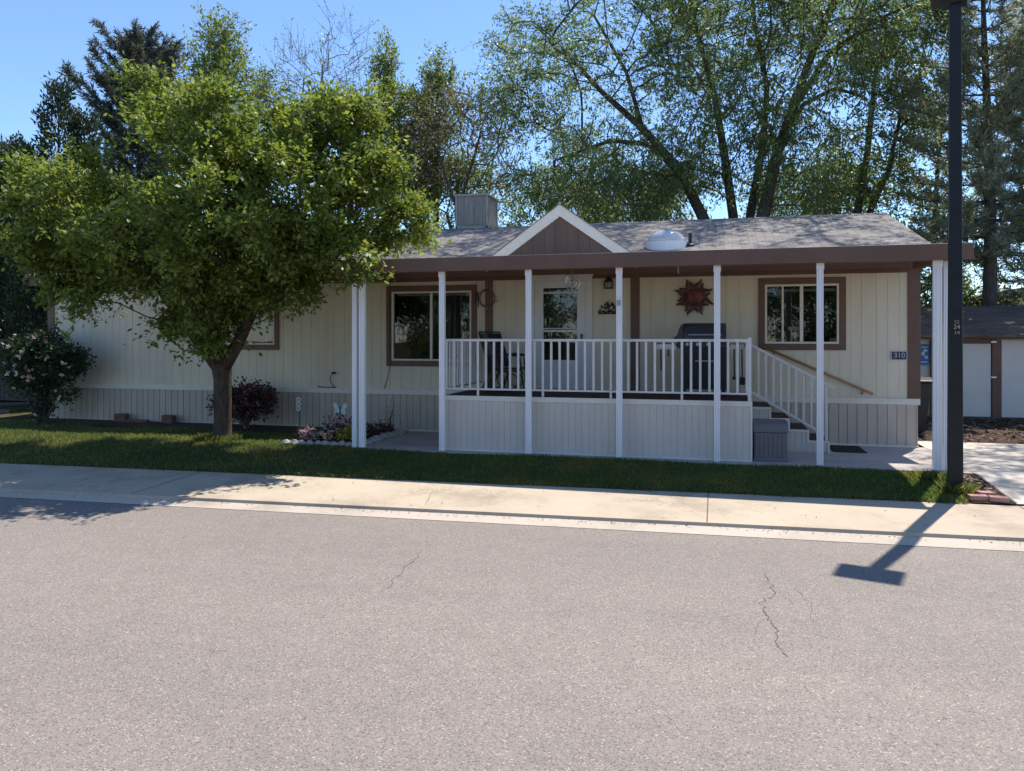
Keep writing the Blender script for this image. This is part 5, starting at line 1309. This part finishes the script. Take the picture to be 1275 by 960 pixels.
tree('elm_tree', 'leafy low tree filling the gap between roof end and lamp post', gbase(1165, VB + 3.5),
     [stem(1165, VB + 3.5, [(1165, 380, 0.104), (1162, 300, 0.081), (1168, 200, 0.052), (1175, 130, 0.030)])],
     [E(1165, 235, VB + 3.5, 42, 90, 2.0, 66, .2), E(1150, 330, VB + 3.4, 55, 65, 2.0, 60), E(1190, 360, VB + 3.3, 40, 35, 1.6, 26), E(1180, 150, VB + 3.5, 25, 45, 1.2, 14)],
     M['leaf_poplar'], M['barkdark'], 55, 0.07, 0.8, nscale=0.85, carve=(0.5, 0.34), twigs=15, twig_len=0.62, per=12, ll=0.125, lw=0.058, shoot=0.1, droop=0.1, curve=0.2, twigw=0.007)
pb_ = gbase(1228, 23.4)
pine('pine_tree', 'tall olive pine with a bare lower trunk right of the lamp post', pb_, 13.6, 2.5, 4.0, M['needle_olive'], 61, tufts=170, tr=0.22, needle=0.21)
pine('pine_tree', 'second olive pine at the right edge beyond the shed', gbase(1300, 25.5), 12.5, 2.4, 2.5, M['needle_olive'], 62, tufts=150, tr=0.22, needle=0.21)
# understorey behind the roof
und = [(560, 285, 26.5, 'loose mid-green tree low behind the rooftop cooler', 75, 70), (690, 270, 27.5, 'dense low tree behind the left slope of the gable', 75, 50), (790, 262, 26.8, 'dense low tree behind the right slope of the gable', 75, 45), (1010, 255, 28.0, 'dense low tree seen between the leaning trunk and the forked trunk', 70, 45)]
for i, (x, y, v, lab, rx, ry) in enumerate(und):
    tree('elm_tree', lab, gbase(x, v), [stem(x, v, [(x, y + 60, .12), (x + 4, y + 10, .08), (x - 4, y - 20, .04)])],
         [E(x, y - 5, v, rx, ry, 2.2, 75, .2), E(x + (-20, 15, 20, -15)[i], y + 35, v - .5, rx * .9, ry * .8, 1.8, 34, .2)], M['leaf_poplar'] if i != 1 else M['leaf_ash'], M['barkdark'], 70 + i, 0.07, 0.9, nscale=0.85, carve=(0.5, 0.34),
         twigs=14, twig_len=0.65, per=12, ll=0.13, lw=0.058, shoot=0.1, droop=0.15, curve=0.2, twigw=0.006, group='low trees behind the roof')
# trees left of centre
tree('poplar_tree', 'tall narrow-topped poplar rising above the shade tree', gbase(275, 25), [stem(275, 25, [(275, 200, .14), (278, 100, .09), (280, 40, .04)])],
     [E(275, 72, 25, 24, 60, .9, 62, .1), E(285, 130, 25, 55, 50, 1.5, 80, .2), E(245, 75, 25, 14, 16, .5, 4), E(330, 125, 25, 30, 30, .9, 10), E(350, 190, 25, 80, 60, 1.6, 40)],
     M['leaf_front'], M['barkpale'], 81, 0.10, 0.55, twigs=9, twig_len=0.6, per=10, ll=0.12, lw=0.062, droop=-0.1, curve=0.15, twigw=0.006)
bare_tree('bare_poplar', 'nearly bare poplar with thin grey upright twigs', gbase(400, 26), [stem(400, 26, [(400, 230, .10), (398, 150, .06), (402, 80, .03)])],
          [E(365, 90, 26, 24, 60, .7, 16, .1), E(430, 75, 26, 26, 55, .8, 16, .1), E(395, 110, 26, 50, 50, 1.0, 18, .1), E(455, 115, 26, 14, 45, .6, 8, .1)], M['barkpale'], 82, 0.06, 0.5, leafmat=M['leaf_poplar'], nleaf=4, ll=0.09, lw=0.045)
tree('poplar_tree', 'upright poplar with two leaning leafy tips above the house', gbase(487, 25.5), [stem(487, 25.5, [(487, 260, .12), (488, 180, .08), (482, 90, .04)]), trunk_px([(488, 200, .06), (515, 150, .05), (530, 110, .03)], 25.5)],
     [E(481, 95, 25.5, 13, 40, .6, 26, .1), E(497, 150, 25.5, 36, 40, 1.0, 48), E(500, 215, 25.5, 50, 55, 1.5, 80), E(465, 180, 25.5, 35, 45, 1.2, 40)],
     M['leaf_front'], M['barkdark'], 83, 0.09, 0.55, twigs=9, twig_len=0.55, per=10, ll=0.12, lw=0.062, droop=-0.1, curve=0.15, twigw=0.006)
bare_tree('half_bare_tree', 'half-bare brownish tree with a forked trunk above the cooler', gbase(576, 24.6),
          [stem(572, 24.6, [(570, 260, .075), (560, 235, .06), (545, 190, .045), (540, 140, .03)]), trunk_px([(570, 262, .055), (578, 235, .05), (592, 190, .04), (602, 150, .02)], 24.6)],
          [E(560, 165, 24.6, 55, 50, 1.4, 36, .2), E(600, 165, 24.6, 40, 45, 1.2, 22, .2), E(540, 185, 24.5, 35, 50, 1.1, 20), E(625, 215, 24.5, 25, 40, .8, 9)], M['barkdark'], 84, 0.05, 0.6, leafmat=M['leaf_brown'], nleaf=9, ll=0.11, lw=0.055)
tree('poplar_tree', 'slim dark-tipped poplar directly behind the half-bare tree', gbase(543, 26.5), [stem(543, 26.5, [(543, 200, .10), (545, 90, .04)])],
     [E(545, 100, 26.5, 16, 30, .7, 28, .1), E(542, 150, 26.5, 30, 40, 1.0, 44), E(525, 205, 26.5, 45, 45, 1.4, 54), E(580, 225, 26.5, 40, 35, 1.2, 34)], M['leaf_poplar'], M['barkdark'], 85, 0.08, 0.55, twigs=9, twig_len=0.5, per=10, ll=0.12, lw=0.06, droop=-0.1, curve=0.15)
pine('pine_tree', 'dark blue-green pine standing behind the shade tree on the left', gbase(168, 26), 13.9, 2.7, 3.0, M['needle'], 63, tufts=260, tr=0.2, needle=0.24, lean=(0.3, 0), rnd=True)
columnar('arborvitae', 'slim dark evergreen rising just past the house corner', (-16.25, 16.1, 0.0), 8.25, 0.85, M['juniper'], 64, 30000, tips=3, cat='evergreen', sz=0.12, power=0.32)
columnar('juniper', 'massive dark juniper at the left edge beside the house corner', gbase(18, 18.6), 7.6, 1.6, M['juniper'], 65, 36000, tips=4, cat='evergreen', sz=0.12, power=0.4)
columnar('juniper', 'dark juniper added behind the fence to shade the ground by the house corner', (-16.7, 18.7, 0.0), 6.3, 1.35, M['juniper'], 66, 22000, tips=3, cat='evergreen', sz=0.12, power=0.4)  # added behind the house end to keep sun off the ground by the fence
columnar('juniper', 'dark juniper added beside the big juniper to shade the ground at the fence', (-18.3, 18.5, 0.0), 6.5, 1.3, M['juniper'], 68, 24000, tips=3, cat='evergreen', sz=0.12, power=0.4)  # second evergreen added so the fence ground falls in shade
columnar('juniper', 'outermost dark juniper at the far left edge of the view', gbase(-45, 18.2), 8.4, 1.7, M['juniper'], 67, 28000, tips=3, cat='evergreen', sz=0.13, power=0.4)
# tree beyond the right edge whose branches shade the driveway
tree('street_tree', 'tall tree beyond the driveway whose high boughs hang over the shed', (9.3, 17.3, 0.0), [[(9.3, 17.3, -0.1, .22), (9.2, 17.3, 4.0, .18), (8.6, 17.3, 7.0, .14), (7.5, 17.4, 9.6, .07)]],
     [(7.5, 17.6, 10.6, 2.0, 2.0, 1.6, 46, .2), (8.9, 17.4, 11, 2.2, 2.0, 1.8, 40, .2)], M['leaf_ash'], M['barkdark'], 91, 0.09, 0.85, nscale=0.8, twigs=14, twig_len=0.7, per=12, ll=0.13, lw=0.055, droop=0.2)
# trees across the street, behind the photographer: what the window panes mirror
opp = tree('street_tree', 'bushy tree across the street mirrored in the window panes', (0, -11.5, -0.3), [[(0, -11.5, -0.4, .2), (0, -11.5, 1.2, .16), (0.1, -11.4, 3.0, .1), (0, -11.4, 5.0, .05)]],
     [(0, -11.5, 3.0, 2.4, 1.8, 2.4, 90, .2), (0.6, -11.5, 5.0, 1.8, 1.6, 1.6, 40, .2), (-0.8, -11.3, 1.4, 1.6, 1.2, 0.9, 30, .2)], M['leaf_ash'], M['barkdark'], 95, 0.12, 0.75, twigs=11, twig_len=0.75, per=12, ll=0.15, lw=0.08, group='trees across the street')
for i, (x, y, a) in enumerate(((-5.2, -12.5, 1.1), (4.6, -12.0, 2.3), (-9.8, -11.8, 3.6), (9.0, -12.6, 4.4), (-14.5, -12.3, 5.2))):
    c = copy_tree(opp); c.location = (x, y, -0.3); c.rotation_euler = (0, 0, a)

# ================================================================== LIGHT, SKY, CAMERA
D = Vector((0.440, 0.915, 1.80)).normalized()
sun_l = bpy.data.lights.new('sun', 'SUN'); sun_l.energy = 4.4; sun_l.angle = math.radians(0.53); sun_l.color = (1.0, 0.945, 0.85)
so = bpy.data.objects.new('sun', sun_l); C.objects.link(so); so.rotation_euler = (-D).to_track_quat('-Z', 'Y').to_euler(); so.location = (10, 25, 40)
w = bpy.data.worlds.new('World'); S.world = w; w.use_nodes = True
nt = w.node_tree; sky = nt.nodes.new('ShaderNodeTexSky'); sky.sky_type = 'NISHITA'; sky.sun_disc = False
sky.sun_elevation = math.asin(D.z); sky.sun_rotation = math.atan2(D.x, D.y); sky.altitude = 1600; sky.air_density = 1.0; sky.dust_density = 0.05; sky.ozone_density = 6.0
bg = nt.nodes['Background']; bg.inputs['Strength'].default_value = 0.15
nt.links.new(sky.outputs[0], bg.inputs['Color'])

cam = bpy.data.cameras.new('camera'); co = bpy.data.objects.new('camera', cam); C.objects.link(co)
co.location = (0, 0, EYE); co.rotation_euler = (PI / 2, 0, YAW)
cam.sensor_fit = 'HORIZONTAL'; cam.sensor_width = 36; cam.lens = FPX / 1275 * 36; cam.shift_y = -(480 - HY) / 1275
cam.clip_start = 0.1; cam.clip_end = 2000
S.camera = co
S.render.engine = 'CYCLES'
S.cycles.max_bounces = 7; S.cycles.transparent_max_bounces = 8; S.cycles.use_denoising = True
S.view_settings.view_transform = 'Standard'; S.view_settings.look = 'None'; S.view_settings.exposure = 0.74; S.view_settings.gamma = 1
S.render.resolution_x = 1024; S.render.resolution_y = 771
